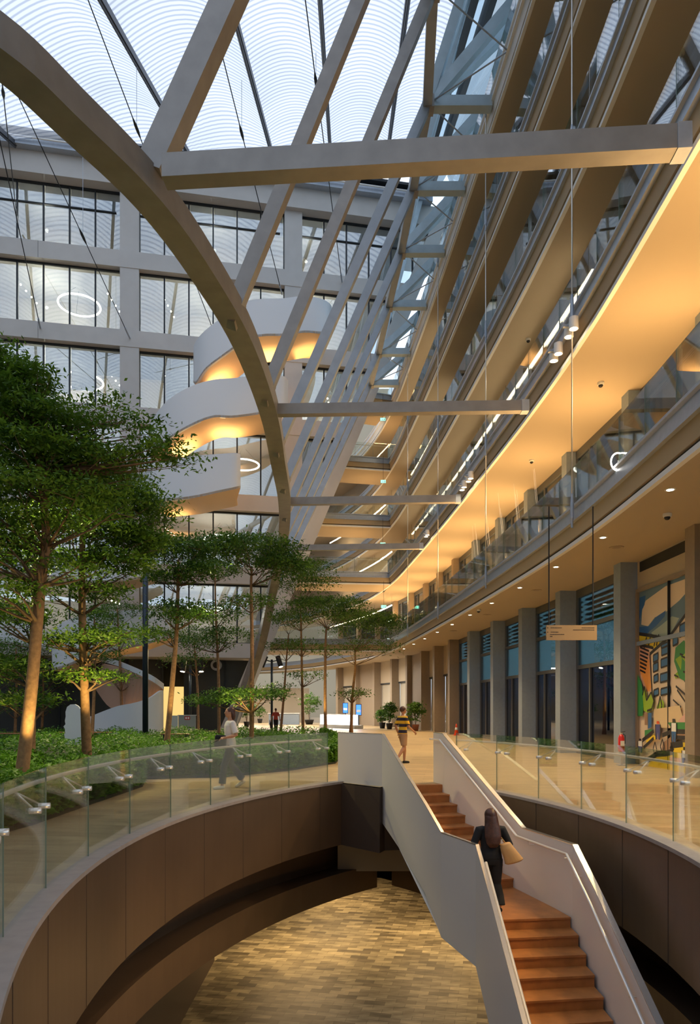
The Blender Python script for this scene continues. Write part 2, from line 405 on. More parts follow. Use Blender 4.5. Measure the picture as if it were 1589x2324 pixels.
for i, zs in enumerate(ZS):
    r = empty('gallery_slab', (0,0,0), kind='structure')
    slab_profile(r, EPATH, zs, top=(i == 4))
    balustrade([p for p in EPATH if p[1] > 2 and p[1] < 58], zs+.97, 'long curved glass balustrade along the edge of the %s gallery on the right' % LV[i], n0=.04, mg=M['glass_up'])
# cross galleries at the far end (L1 .. L5)
def XED(z): return -3.8+.407*(z-13.9)
for i, zs in enumerate(ZS):
    x0 = XED(zs)-.2; yq = 55.4 if i < 4 else 54.4
    path = [(3.25, yq),(x0, yq-.9)]
    r = empty('gallery_slab', (0,0,0), kind='structure')
    slab_profile(r, path, zs, sgn=1, depth=3.6 if i else 4.2)
    balustrade(path, zs+.97, 'straight glass balustrade across the far end on the %s gallery level' % LV[i], n0=.04, step=1.45, rail=1.0, group='far end glass balustrades')
# back walls of the galleries
wl = empty('wall_right', kind='structure')
for i, zs in enumerate(ZS):
    if i == 0: continue
    zb = zs+.85; zt = ZS[i+1] if i < 4 else None
    if zt: MB().sweep(WPATH, [(0,zb),(.2,zb),(.2,zt),(0,zt)]).build('gallery_wall', M['plaster'], wl)
MB().sweep(off(EPATH,4.5), [(0,-.1),(.1,-.1),(.1,.6),(0,.6)]).build('outer_kerb', M['cladding'], wl)
fw = MB().box(-40, 6, 97, 97.5, 0, 46); tag(fw.build('wall_far', M['plaster']), kind='structure')
lw = MB().box(-40.5, -40, -10, 97, 0, 46); tag(lw.build('wall_left', M['cladding']), kind='structure')
bkw = MB().box(-40, 12, -10.5, -10, 0, 18); tag(bkw.build('wall_behind', M['cladding']), kind='structure')
gr = MB().box(16, 120, -60, 200, -.3, -.05); tag(gr.build('ground_outside', mat('outside_ground', (.16,.17,.17), .9)), kind='structure')
ob = MB().box(30, 34, 0, 70, 0, 5.2); ob.box(29.6,34.4,0,70,5.2,5.9)
tag(ob.build('neighbour_building', mat('outside_render', (.42,.46,.47), .8)), 'low pale building standing outside behind the right hand windows', 'building')

# ---- ground and first floor wall bays between columns
COLD = [11.0, 17.3, 21.8, 27.0, 31.6, 36.2, 41.0, 46.0, 50.6, 55.0, 59.5, 64.0, 68.5, 73.0, 77.5]
SW = path_len(WPATH)
def s_at_y(y):
    for i in range(len(WPATH)-1):
        if WPATH[i+1][1] >= y:
            t = (y-WPATH[i][1])/(WPATH[i+1][1]-WPATH[i][1]); return SW[i]+t*(SW[i+1]-SW[i])
def obox(mb, c, n, t, n0, n1, t0, t1, z0, z1, mi=None):
    pts = [(c[0]+n[0]*a+t[0]*b, c[1]+n[1]*a+t[1]*b) for a, b in ((n0,t0),(n1,t0),(n1,t1),(n0,t1))]
    return mb.hexa(pts, z0, z1, mi)
cpos = [path_at(WPATH, SW, s_at_y(y)) for y in COLD]
wn = 1
for i, (x, y, n, t) in enumerate(cpos):
    brown = i >= 7
    for lvl, (z0, z1) in enumerate(((0, ZS[0]),(ZS[0]+.85, ZS[1]))):
        c = MB(); obox(c, (x,y), n, t, -.30 if not lvl else -.05, .50, -.25, .25, z0, z1)
        o = c.build('wall_column', M['colbrown'] if (brown or i == 1 and z0 == 0) else M['colgrey']); tag(o, kind='structure')
    if i+1 < len(cpos):
        x2, y2, n2, t2 = cpos[i+1]
        a = Vector((x+n[0]*.36, y+n[1]*.36, 0)); b = Vector((x2+n2[0]*.36, y2+n2[1]*.36, 0))
        dv = (b-a); L = dv.length; tt = dv.normalized(); nn = Vector((tt[1], -tt[0], 0))
        A = (a.x, a.y); T = (tt.x, tt.y); N = (nn.x, nn.y)
        for lev in (0, 1):
            zb = 0 if lev == 0 else ZS[0]+.97; zt = ZS[lev]
            if lev == 0 and i == 1:
                continue
            r = empty('window_%d' % wn, (0,0,0), kind='structure'); wn += 1
            fr = MB()
            if lev == 0 and i in (7,8,10,11,13):
                # shuttered shop bays: beige panel over a pale roller shutter
                p = MB(); obox(p, A, N, T, .0, .1, .3, L-.3, 4.1, zt); p.build('upper_panel', M['panelbeige'], r)
                p = MB(); obox(p, A, N, T, .15, .2, .3, L-.3, 0, 4.1)
                p.build('roller_shutter', M['shutter'], r)
                obox(fr, A, N, T, -.02, .14, .3, L-.3, 4.0, 4.14); fr.build('frame', M['dark'], r); continue
            if lev == 0 and i in (9,12):
                p = MB(); obox(p, A, N, T, -.25, .1, .3, L-.3, 0, zt); p.build('upper_panel', M['colbrown'], r); continue
            tr1, tr2 = (3.26, 4.77) if lev == 0 else (zb+1.2, zb+2.3)
            obox(fr, A, N, T, -.05, .09, .3, L-.3, tr1-.07, tr1+.07); obox(fr, A, N, T, -.05, .09, .3, L-.3, tr2-.07, tr2+.07)
            obox(fr, A, N, T, -.05, .09, .3, L-.3, zb, zb+.1); obox(fr, A, N, T, -.05, .09, .3, L-.3, zt-.3, zt)
            for u in (.35, L-.35): obox(fr, A, N, T, -.05, .09, u-.05, u+.05, zb, zt)
            obox(fr, A, N, T, -.05, .09, L*.70-.05, L*.70+.05, zb, tr1 if lev == 0 else zt)
            fr.build('frame', M['framegrey'], r)
            g = MB(); obox(g, A, N, T, .01, .03, .3, L-.3, zb, tr1); g.build('lower_pane', M['dark_glass'], r)
            g = MB(); obox(g, A, N, T, .01, .03, .3, L-.3, tr1, zt); g.build('upper_pane', M['teal_glass'], r)
            lo = MB(); z = tr2+.1
            if lev == 1: z = zb+.3
            while z < zt-.3:
                obox(lo, A, N, T, .25, .45, .3, L-.3, z, z+.06); z += .19
            lo.build('sun_louvre', M['dark'], r)

# ---- linear light under the galleries
def off_pt(y, n):
    i = min(range(len(EPATH)), key=lambda k: abs(EPATH[k][1]-y)); return None
EL = path_len(EPATH)
def s_y(y):
    for i in range(len(EPATH)-1):
        if EPATH[i+1][1] >= y:
            t = (y-EPATH[i][1])/(EPATH[i+1][1]-EPATH[i][1]); return EL[i]+t*(EL[i+1]-EL[i])
def epos(y, n):
    x, yy, nn, t = path_at(EPATH, EL, s_y(y)); return (x+nn[0]*n, yy+nn[1]*n), nn, t
def linear(y0, y1, n, z, label):
    pts = []; y = y0
    while y <= y1+.01:
        (q, nn, t) = epos(y, n); pts.append(Vector((q[0], q[1], z))); y += (y1-y0)/max(1, int((y1-y0)/1.5))
    c = pts[0]; r = empty('linear_lamp', c, label, 'lamp', 'linear lamps under the galleries')
    MB().tube([p-c for p in pts], .05, 6).build('light_tube', M['led'], r)
    MB().tube([p-c+Vector((0,0,.06)) for p in pts], .045, 6).build('housing', M['channel'], r)
    mb = MB()
    for p in pts[::3]: mb.tube([p-c+Vector((0,0,.08)), p-c+Vector((0,0,.75))], .008, 5)
    mb.build('hanger_rod', M['dark'], r)
linear(21.5, 54, 1.45, 15.2, 'long thin glowing line lamp above the second gallery, curving into the distance')
linear(40, 54, 1.4, 19.8, 'thin glowing line lamp above the third gallery near its far corner')
linear(42, 54, 1.4, 24.3, 'thin glowing line lamp above the fourth gallery near its far corner')
linear(60, 76, 1.3, 15.2, 'distant glowing line lamp beyond the far cross gallery, second level')
linear(60, 76, 1.3, 19.8, 'distant glowing line lamp beyond the far cross gallery, third level')
linear(60, 76, 1.3, 10.6, 'distant glowing line lamp beyond the far cross gallery, behind the slender trees')
# warm light thrown up on the underside of the second gallery
for y in range(2, 64, 5):
    q, nn, t = epos(y, 1.9)
    area('soffit_uplight', (q[0], q[1], 8.6), .35, 165 if y > 8 else 85, AMBER, (-nn[0]*.25,-nn[1]*.25,1), sy=2.5)
for lev, pw in ((1,2.2),(2,2),(3,2)):
    for y in range(6, 70, 8):
        q, nn, t = epos(y, 2.2)
        area('soffit_uplight', (q[0], q[1], ZS[lev]+1.3), .3, pw*2.2, WARM, (0,0,1), sy=3)
for lev in range(0,4):  # fill lamps added to brighten the far galleries, no fixtures
    for y in (64, 74): 
        q, nn, t = epos(y, 1.2)
        spot('gallery_fill_down', (q[0], q[1], ZS[lev+1]-.1), (q[0], q[1], 0), 160, WARM, 150, .9, .05)
    spot('gallery_fill_down', (-.5+lev*1.0, 57, ZS[lev+1]-.1), (-.5+lev, 57, 0), 160, WARM, 150, .9, .05)
    area('gallery_fill_up', (-.5+lev*1.0, 57.5, ZS[lev]+1.4), 1.0, 60, AMBER, (0,0,1))
# ground floor downlights in the first soffit
dl = None
for k, y in enumerate([6.8,10.6,14.4,18.4,22.2,26,29.8,33.6,37.4,41.2,45,48.8,52.6]):
    q, nn, t = epos(y, .55)
    r = empty('downlight', (q[0], q[1], ZS[0]), 'small round recessed downlight near the cream ceiling edge, %s from the camera' % ORD[k], 'lamp', 'recessed downlights along the cream ceiling edge')
    if dl is None:
        MB().lathe([(.11,0),(.11,-.012),(.075,-.012),(.07,-.004)], n=20).build('bezel', M['white'], r, smooth=False)
        MB().lathe([(.065,-.004),(.065,-.016),(.02,-.02)], n=16).build('lens', M['lens'], r); dl = r
    else:
        for ch in dl.children:
            c = ch.copy(); COL.objects.link(c); c.parent = r
    spot('downlight_beam', (q[0], q[1], ZS[0]-.05), (q[0]-1.3, q[1]-.5, 0), 820, (1,.70,.34), 105, .9, .07)
    q, nn, t = epos(y+1.5, 2.2)
vn = None
for k, y in enumerate((12.5, 19.5, 26.5, 33.5, 40.5)):
    q, nn, t = epos(y, 1.35)
    r = empty('speaker_grille', (q[0], q[1], ZS[0]), 'flat round grille in the middle of the cream ceiling, %s from the camera' % ORD[k], 'grille', 'round grilles in the cream ceiling')
    if vn is None:
        MB().lathe([(.2,0),(.2,-.015),(.16,-.02)], n=24).build('bezel', M['olive'], r)
        MB().lathe([(.155,-.018),(.05,-.024)], n=24).build('mesh_disc', M['colbrown'], r); vn = r
    else:
        for ch in vn.children: c = ch.copy(); COL.objects.link(c); c.parent = r
dm = None
for (y, n, z, w) in ((16.2,1.25,0,'cream ceiling, nearest'),(31.8,.5,0,'cream ceiling, further along'),(21,1.5,1,'amber lit ceiling, nearer the middle'),(27.5,1.5,1,'amber lit ceiling, further back'),(27,1.2,2,'third gallery underside')):
    q, nn, t = epos(y, n)
    r = empty('dome_camera', (q[0], q[1], ZS[z]), 'small white dome camera with black eye on the '+w, 'camera', 'ceiling dome cameras')
    if dm is None:
        MB().lathe([(.10,0),(.10,-.05),(.085,-.08)], n=18).build('housing', M['white'], r)
        MB().lathe([(.07,-.08),(.065,-.11),(.04,-.14),(.01,-.15)], n=18).build('dome', M['black'], r, smooth=True); dm = r
    else:
        for ch in dm.children: c = ch.copy(); COL.objects.link(c); c.parent = r
# spotlights in pairs on the second gallery edge
SPL = [(18.6,'nearest and highest pair'),(19.9,'second pair from the camera'),(30.6,'third pair'),(31.8,'fourth pair'),(40.5,'farthest pair')]
sp0 = None
for (y, w) in SPL:
    q, nn, t = epos(y, -.22)
    r = empty('twin_spotlight', (q[0], q[1], ZS[1]+.35), 'white twin cylinder spotlight on the amber gallery edge, %s' % w, 'lamp', 'twin spotlights on the second gallery edge', rz=math.atan2(t[1], t[0]))
    if sp0 is None:
        MB().tube([(-.3,0,0),(.3,0,0)], .02, 8).build('bar', M['channel'], r)
        for sx_ in (-.2,.2):
            h = MB().lathe([(.12,.0),(.125,-.30),(.105,-.30),(.1,-.27)], (sx_,0,.12), 20).build('lamp_head', M['white'], r)
            MB().lathe([(.095,-.275),(.05,-.285)], (sx_,0,.12), 16).build('lens', M['lens'], h)
        MB().box(-.05,.05,-.02,.22,-.03,.03).build('bracket', M['channel'], r)
        sp0 = r
    else:
        for ch in sp0.children:
            c = ch.copy(); COL.objects.link(c); c.parent = r
            for g in ch.children: d = g.copy(); COL.objects.link(d); d.parent = c
    spot('spotlight_beam', (q[0]-.35, q[1], ZS[1]+.0), (-1.0, y-2, 0), 900, WARM, 60, .7, .1)
    spot('spotlight_beam', (q[0]-.35, q[1]+.5, ZS[1]+.0), (-7.0, y+1, 0), 1100, NEUT, 50, .7, .1)
# exit signs
for i, (xx, yy) in enumerate(((869,952),(870,1093),(869,1235),(871,1377))):
    d = 51.5; p = px(xx, yy, d)
    r = empty('exit_sign', p, 'small hanging green exit sign, %s of the four in one column' % ['topmost','second from the top','third from the top','lowest'][i], 'sign', 'hanging exit signs')
    MB().box(-.2,.2,-.03,.03,-.12,.12).build('casing', M['white'], r)
    MB().box(-.18,.18,-.036,-.031,-.10,.10).build('green_face', M['exit'], r)
    a = MB(); a.box(-.03,.0,-.04,-.037,-.08,.03); a.tube([(-.015,-.038,.05),(-.015,-.04,.07)], .02, 8); a.box(-.08,-.03,-.04,-.037,-.02,.01); a.box(.0,.05,-.04,-.037,-.06,-.03); a.box(.08,.15,-.04,-.037,-.08,.07)
    a.build('running_figure', M['white'], r)
    MB().tube([(0,0,.12),(0,0,1.9)], .012, 6).build('hanger_rod', M['dark'], r)
# tension rods along the gallery edges
for (y, w) in ((18.6,'nearest'),(28.0,'second'),(37.5,'third'),(47.0,'farthest')):
    q, nn, t = epos(y, -.2)
    r = empty('tension_rod', (q[0], q[1], 6.75), 'thin vertical steel rod tying the gallery edges together, %s from the camera' % w, 'rod', 'vertical tension rods')
    MB().tube([(0,0,0),(0,0,18.6)], .022, 8).build('rod', M['chrome'], r, smooth=True)
    mb = MB()
    for zs in ZS: mb = MB(); mb.tube([(0,0,zs+.3-6.75),(0,0,zs+.5-6.75),(0,0,zs+.55-6.75),(0,0,zs+.9-6.75),(0,0,zs+1.2-6.75)], [.035,.035,.055,.055,.03], 8); mb.build('clevis', M['channel'], r)
# ================================================================ FACADE (far left building)
FL = math.hypot(5.28, 1.0); UX, UY = 5.28/FL, 1/FL; NX, NY = 1/FL, -5.28/FL     # n points to the viewer
def FP(X, n=0.0, z=0.0):
    u = (X+8)*FL/5.28
    return Vector((-8+UX*u+NX*n, 52+UY*u+NY*n, z))
def fprism(mb, x0b, x1b, x0t, x1t, n0, n1, z0, z1, mi=None):
    c = [FP(x0b,n1,z0),FP(x1b,n1,z0),FP(x1b,n0,z0),FP(x0b,n0,z0),FP(x0t,n1,z1),FP(x1t,n1,z1),FP(x1t,n0,z1),FP(x0t,n0,z1)]
    return mb.corners(c, mi)
XL = -39.5
BOT = [3.76,9.26,14.7,20.6,26.1,31.8]; TOP = [4.84,10.5,15.9,21.8,27.3,33.0]
BOT = [b+1.7 for b in BOT]; TOP = [t+1.7 for t in TOP]; TOPW = 39.2; BEAMT = 41.6
fac = empty('wall_back', kind='structure')
for b, t in zip(BOT, TOP):
    mb = MB(); fprism(mb, XL, XED(b), XL, XED(t), -5.5, 0, b, t); mb.build('spandrel', M['cladding'], fac)
    mb = MB()
    for X in (-33.7,-22,-10.1,1.6): 
        if X < XED(b): fprism(mb, X-.01,X+.01,X-.01,X+.01, .001,.006, b, t)
    mb.build('panel_joint', M['dark'], fac)
mb = MB(); fprism(mb, XL, XED(TOPW), XL, XED(BEAMT), -5.5, .35, TOPW, BEAMT-.9); mb.build('eaves_beam', M['cladding'], fac)
mb = MB(); fprism(mb, XL, 6.2, XL, 6.2, -1.2, .9, BEAMT-.9, BEAMT-.35); mb.build('gutter', M['channel'], fac)
mb = MB(); fprism(mb, XL, 6.2, XL, 6.2, -.9, 1.1, BEAMT-.1, BEAMT+.1); mb.build('membrane_clamp', M['dark'], fac)
mb = MB(); mb.tube([FP(XL,1.1,BEAMT-.55), FP(6,1.1,BEAMT-.55)], .06, 8); mb.build('service_pipe', M['white'], fac)
cols = [-27.6,-15.92,-4.25,7.4]
rows = list(zip(TOP, BOT[1:]+[TOPW]))
for c in cols:
    for (z0, z1) in rows:
        if c+.65 < XED(z0)+.3:
            mb = MB(); fprism(mb, c-.65,c+.65,c-.65,c+.65, -1,-.04, z0, z1); mb.build('pier', M['cladding'], fac)
mb = MB(); fprism(mb, XL, XED(0), XL, XED(5.4), -6, -5.6, 0, 5.46); mb.build('rear_wall', M['black'], fac)
# dark glazed ground floor
mb = MB(); fprism(mb, XL, -13.8, XL, -13.8, -3.2,-3.0, 0, 5.46); fprism(mb, -12.3, XED(0), -12.3, XED(5.4), -3.2,-3.0, 0, 5.46); mb.build('ground_glazing', mat('ground_dark_stone', (.035,.04,.038), .25), fac)
mb = MB()
for X in np.arange(-38,-9,2.4): fprism(mb, X-.06,X+.06,X-.06,X+.06,-2.99,-2.9,0,5.4)
mb.build('ground_mullion', M['dark'], fac)
# slanted edge beam of the building
mb = MB(); fprism(mb, XED(0)-.2, XED(0)+.95, XED(42)-.2, XED(42)+.95, -1.4,.25, 0, 42); mb.build('slanted_edge_beam', M['cladding'], fac)
# windows
allp = [XL]+cols
RW = ['ground', 'first','second','third','fourth','fifth','top']
def ring_lamp(p, R, label):
    r = empty('ring_lamp', p, label, 'lamp', 'glowing ring lamps in the rooms')
    MB().torus((0,0,0), R, .065, 48, 8).build('light_ring', M['ring'], r, smooth=True)
    mb = MB()
    for a in (0, 2.1, 4.2): mb.tube([(R*math.cos(a),R*math.sin(a),.05),(R*math.cos(a)*.2,R*math.sin(a)*.2,1.2)], .01, 5)
    mb.build('suspension_wire', M['dark'], r)
for ri, (z0, z1) in enumerate(rows):
    xe = XED((z0+z1)/2)
    for bi in range(len(cols)):
        x0 = (cols[bi-1]+.65) if bi else XL; x1 = cols[bi]-.65
        if x0 > xe-.8: continue
        cut = x1 > XED(z0)
        x1b, x1t = (XED(z0), XED(z1)) if cut else (x1, x1)
        if x1b <= x0+.3: x1b = x0+.3
        r = empty('window_%d' % wn, kind='structure'); wn += 1
        mb = MB(); fprism(mb, x0, x1b, x0, x1t, -.62, -.60, z0, z1); mb.build('pane', M['facade_glass'], r)
        fr = MB(); step = (cols[1]-cols[0]-1.3)/6
        X = (cols[bi]-.65) 
        ks = [X-step*k for k in range(0, 7)]
        for xm in ks:
            if xm < x0-.05: continue
            zt = z1
            if xm > XED(z0)-.1 and xm > XED(z1): continue
            fprism(fr, xm-.05, xm+.05, xm-.05, xm+.05, -.66, -.50, z0 if xm < XED(z0) else (xm+3.8)/.407+13.9, z1)
        fprism(fr, x0, x1b, x0, x1b, -.66,-.50, z0, z0+.08)
        fprism(fr, x0, x1t, x0, x1t, -.66,-.50, z1-.12, z1)
        if ri == 5: fprism(fr, x0, x1t-.3, x0, x1t-.3, -.66,-.50, z0+(z1-z0)*.66, z0+(z1-z0)*.66+.07)
        fr.build('frame', M['dark'], r)
        if ri == 5 or ri == 3:
            bl = MB(); hb = (z1-z0)*(.34 if ri == 5 else .8)
            for k in range(6):
                a = ks[k+1]+.08; b = ks[k]-.08
                if b > XED(z1-hb) or a < x0-.1: continue
                hh = hb*(1 if ri == 5 else (1, .95, .9, 1, .55, .9)[(k+ri+bi) % 6])
                fprism(bl, a, b, a, b, -.80, -.78, z1-hh, z1)
            if len(bl.v): bl.build('roller_blind', M['blind'], r)
    rm = MB(); fprism(rm, XL, XED(z0)-1, XL, XED(z1)-1, -5.5,-5.4, z0, z1); rm.build('room_wall', M['room'], fac)
    for X in (-33,-22,-10,-3):
        if X < XED(z0)-1:
            p = FP(X, -2.6, z1-.15); p.z -= 1.9; point('room_lamp', p, 150 if ri < 3 else (300 if ri < 5 else 160), NEUT, .12)
    rp_ = {4:[(-19.8,1.5)],3:[(-19.6,1.5)],2:[(-21,1.4),(-7.9,1.3)],1:[(-9.4,1.4)],0:[(-10.7,1.3)]}.get(ri, [])
    for (X, R) in rp_:
        nm = RW[ri+1]
        ring_lamp(FP(X,-2.9,z1-1.5), R, 'white glowing ring lamp behind the %s row of office windows, %s' % (nm, 'near the white spiral stair' if X > -15 else 'left bay'))
    # rows of small pendant bulbs
    if ri in (2,3,4,0,1):
        for gi, X0 in enumerate((-23.5,-17.6,-13.6,-1.6)):
            if X0 > XED(z0)-1.2 or (gi == 3 and ri < 2): continue
            for k in range(4):
                p = FP(X0+.18*k, -1.5-.75*k, z1-1.2)
                o = MB().lathe([(.02,.06),(.055,.03),(.06,0),(.04,-.04),(.01,-.06)], n=10).build('pendant_bulb', M['lens'], None, smooth=True, loc=p)
                tag(o, 'small bright pendant bulb, %s in its row of four, %s office floor, %s' % (ORD[k], RW[ri+1], ['far left bay','left bay','middle bay','right bay'][gi]), 'lamp', 'pendant bulbs in the offices')
# doorway in the dark ground floor, its yellow light imitated by a glowing sheet
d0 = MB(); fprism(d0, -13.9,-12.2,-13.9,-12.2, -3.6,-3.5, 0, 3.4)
yd = d0.build('lit_doorway_sheet', emit('doorway_glow', (1,.66,.22), .75)); yd.name = 'lit_doorway_glow'
tag(yd, 'tall doorway beside the white curved wall, its yellow light put in as a glowing sheet', 'doorway')

# ================================================================ WHITE SPIRAL STAIR RIBBONS
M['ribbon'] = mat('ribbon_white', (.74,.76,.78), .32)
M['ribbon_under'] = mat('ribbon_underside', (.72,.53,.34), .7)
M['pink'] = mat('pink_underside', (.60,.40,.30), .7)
rib = empty('spiral_stair', (0,0,0), 'white sculptural stair of curved ribbons climbing the front of the far office building', 'staircase')
def ribbon(pts, name='ribbon_wall', under=2.2, um=None, th=.16, lift=0.0):
    q = catmull(pts, 14)
    T = [px(p[0], p[1], p[3]) for p in q]; B = [px(p[0], p[2], p[3]) for p in q]
    pl = [(t.x, t.y) for t in T]; nr = normals(pl)   # right-hand normal of left->right path faces the camera (-y)
    mb = MB(); vs = []
    for t, b, n in zip(T, B, nr):
        ni = Vector((-n[0], -n[1], 0))*th
        vs += [t, b, b+ni, t+ni]
    fs = []
    for i in range(len(T)-1):
        for j in range(4): fs.append([i*4+j, i*4+(j+1)%4, (i+1)*4+(j+1)%4, (i+1)*4+j])
    fs += [[0,1,2,3], [4*(len(T)-1)+k for k in (3,2,1,0)]]
    mb.add(vs, fs); o = mb.build(name, M['ribbon'], rib, smooth=False)
    if under:
        vs = []; fs = []; m2 = MB()
        for b, n in zip(B, nr):
            d = Vector((-n[0]*.35, -n[1]*.35+1.0, 0)).normalized()
            vs += [b, b+d*under+Vector((0,0,lift)), b+d*under+Vector((0,0,lift+.15)), b+Vector((0,0,.15))]
        for i in range(len(B)-1):
            for j in range(4): fs.append([i*4+j, i*4+(j+1)%4, (i+1)*4+(j+1)%4, (i+1)*4+j])
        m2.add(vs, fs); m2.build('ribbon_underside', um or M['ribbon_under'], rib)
ribbon([(446,800,862,48.8),(439,790,867,47.6),(446,772,869,47),(468,748,838,46.4),(510,716,806,46),(560,684,772,45.8),(600,678,763,45.8),(640,677,762,46),(690,672,755,46.4),(730,678,757,47),(750,690,748,48),(753,700,742,49.6)], under=3.4)
ribbon([(345,1005,1030,48.8),(336,985,1025,47.6),(345,952,1030,47),(383,907,997,46.3),(433,877,967,46),(483,862,948,46),(529,858,948,46.2),(594,852,939,46.8),(640,853,926,47.5),(654,862,920,48.6)], under=3.4)
ribbon([(300,1095,1128,47.5),(325,1066,1138,46.6),(352,1052,1139,46),(433,1036,1131,45.8),(500,1030,1117,46),(534,1028,1110,46.2),(546,1031,1107,46.6)], under=3.6)
ribbon([(-60,1255,1296,45.5),(20,1262,1302,45.5),(80,1268,1306,45.6),(200,1276,1322,45.8),(290,1280,1318,46.4),(350,1290,1306,47.6)], under=3)
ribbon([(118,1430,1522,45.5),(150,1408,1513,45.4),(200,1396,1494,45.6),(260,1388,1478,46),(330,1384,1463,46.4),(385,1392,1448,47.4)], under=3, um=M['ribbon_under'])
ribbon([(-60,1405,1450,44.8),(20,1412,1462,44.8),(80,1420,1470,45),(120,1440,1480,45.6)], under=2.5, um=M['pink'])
# curved wall standing on the ground and the pink scoop above it
GD = [(150,1650,1672,43.5),(200,1628,1669,43.2),(262,1604,1667,43),(300,1596,1667,43),(335,1586,1667,43.4),(362,1570,1665,44.2),(371,1566,1662,45.4)]
ribbon(GD, 'curved_ground_wall', under=0)
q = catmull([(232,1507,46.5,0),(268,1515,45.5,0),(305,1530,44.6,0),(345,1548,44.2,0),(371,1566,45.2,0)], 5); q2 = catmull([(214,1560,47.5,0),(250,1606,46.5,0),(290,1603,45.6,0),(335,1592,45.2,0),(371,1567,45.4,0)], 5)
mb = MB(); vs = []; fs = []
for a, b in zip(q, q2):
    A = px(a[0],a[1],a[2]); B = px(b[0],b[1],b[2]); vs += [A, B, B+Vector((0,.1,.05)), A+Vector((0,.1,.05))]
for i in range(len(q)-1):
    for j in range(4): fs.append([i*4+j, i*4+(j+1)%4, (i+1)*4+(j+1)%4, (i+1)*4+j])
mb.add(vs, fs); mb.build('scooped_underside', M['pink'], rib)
q = catmull([(225,1500,47,0),(268,1512,45.4,0),(305,1527,44.5,0),(345,1546,44.1,0),(371,1564,45.1,0)], 5)
mb = MB(); vs = []; fs = []
for a in q:
    A = px(a[0],a[1],a[2]); B = A+Vector((0,0,.35)); vs += [A, B, B+Vector((0,.12,0)), A+Vector((0,.12,0))]
for i in range(len(q)-1):
    for j in range(4): fs.append([i*4+j, i*4+(j+1)%4, (i+1)*4+(j+1)%4, (i+1)*4+j])
mb.add(vs, fs); mb.build('scoop_lip', M['ribbon'], rib)
for (xx, yy, d, pw) in ((500,860,48.5,150),(610,800,48.5,120),(420,1010,48.6,150),(520,985,48.8,120),(700,790,49,60),(400,1160,49,60),(330,1590,46.2,60),(300,1640,47,40)):
    area('stair_glow', px(xx, yy+22, d), 1.8, pw*.45, AMBER, (0,-.15,1))

# ================================================================ ROOF MEMBRANE
def HR(y): return 20.7+.383*y+EYE
M['dark_rib'] = mat('roof_rib', (.10,.11,.13), .5, .5)
rm = bpy.data.materials.new('striped_membrane'); rm.use_nodes = True; n = rm.node_tree; n.nodes.clear()
o_ = n.nodes.new('ShaderNodeOutputMaterial'); tr = n.nodes.new('ShaderNodeBsdfTransparent'); tl = n.nodes.new('ShaderNodeBsdfTranslucent')
df = n.nodes.new('ShaderNodeBsdfDiffuse'); df.inputs[0].default_value = (.8,.83,.88,1)
t_ = n.nodes.new('ShaderNodeTexCoord'); sp = n.nodes.new('ShaderNodeSeparateXYZ'); n.links.new(t_.outputs['Object'], sp.inputs[0])
ns = n.nodes.new('ShaderNodeTexNoise'); ns.inputs['Scale'].default_value = .35; n.links.new(t_.outputs['Object'], ns.inputs[0])
ad = n.nodes.new('ShaderNodeMath'); ad.operation = 'MULTIPLY_ADD'; ad.inputs[1].default_value = .15; n.links.new(ns.outputs[0], ad.inputs[0]); n.links.new(sp.outputs['Y'], ad.inputs[2])
ml = n.nodes.new('ShaderNodeMath'); ml.operation = 'MULTIPLY'; ml.inputs[1].default_value = 2*PI/.40; n.links.new(ad.outputs[0], ml.inputs[0])
sn = n.nodes.new('ShaderNodeMath'); sn.operation = 'SINE'; n.links.new(ml.outputs[0], sn.inputs[0])
cr = n.nodes.new('ShaderNodeValToRGB'); mr = n.nodes.new('ShaderNodeMapRange'); mr.inputs[1].default_value = -1; mr.inputs[2].default_value = 1
n.links.new(sn.outputs[0], mr.inputs[0]); n.links.new(mr.outputs[0], cr.inputs[0])
cr.color_ramp.elements[0].position = .12; cr.color_ramp.elements[0].color = (.43,.44,.47,1); cr.color_ramp.elements[1].position = .5; cr.color_ramp.elements[1].color = (.68,.67,.66,1)
ns2 = n.nodes.new('ShaderNodeTexNoise'); ns2.inputs['Scale'].default_value = .12; ns2.inputs['Detail'].default_value = 3; n.links.new(t_.outputs['Object'], ns2.inputs[0])
mr2 = n.nodes.new('ShaderNodeMapRange'); mr2.inputs[1].default_value = .3; mr2.inputs[2].default_value = .7; mr2.inputs[3].default_value = .84; mr2.inputs[4].default_value = 1.0; n.links.new(ns2.outputs[0], mr2.inputs[0])
sc_ = n.nodes.new('ShaderNodeVectorMath'); sc_.operation = 'SCALE'; n.links.new(cr.outputs[0], sc_.inputs[0]); n.links.new(mr2.outputs[0], sc_.inputs['Scale'])
n.links.new(sc_.outputs[0], tr.inputs[0]); n.links.new(sc_.outputs[0], tl.inputs[0])
m1 = n.nodes.new('ShaderNodeMixShader'); m1.inputs[0].default_value = .35; n.links.new(tr.outputs[0], m1.inputs[1]); n.links.new(tl.outputs[0], m1.inputs[2]); n.links.new(m1.outputs[0], o_.inputs[0])
RIBX = [-46,-40.5,-34.8,-29,-23.2,-17,-11.6,-5.6,-1.4,2.7,5.4]
rf = empty('roof', (0,0,0), kind='structure')
YR0, YR1 = -10.0, 56.5
def yfac(x): return 52+(x+8)/5.28-.6
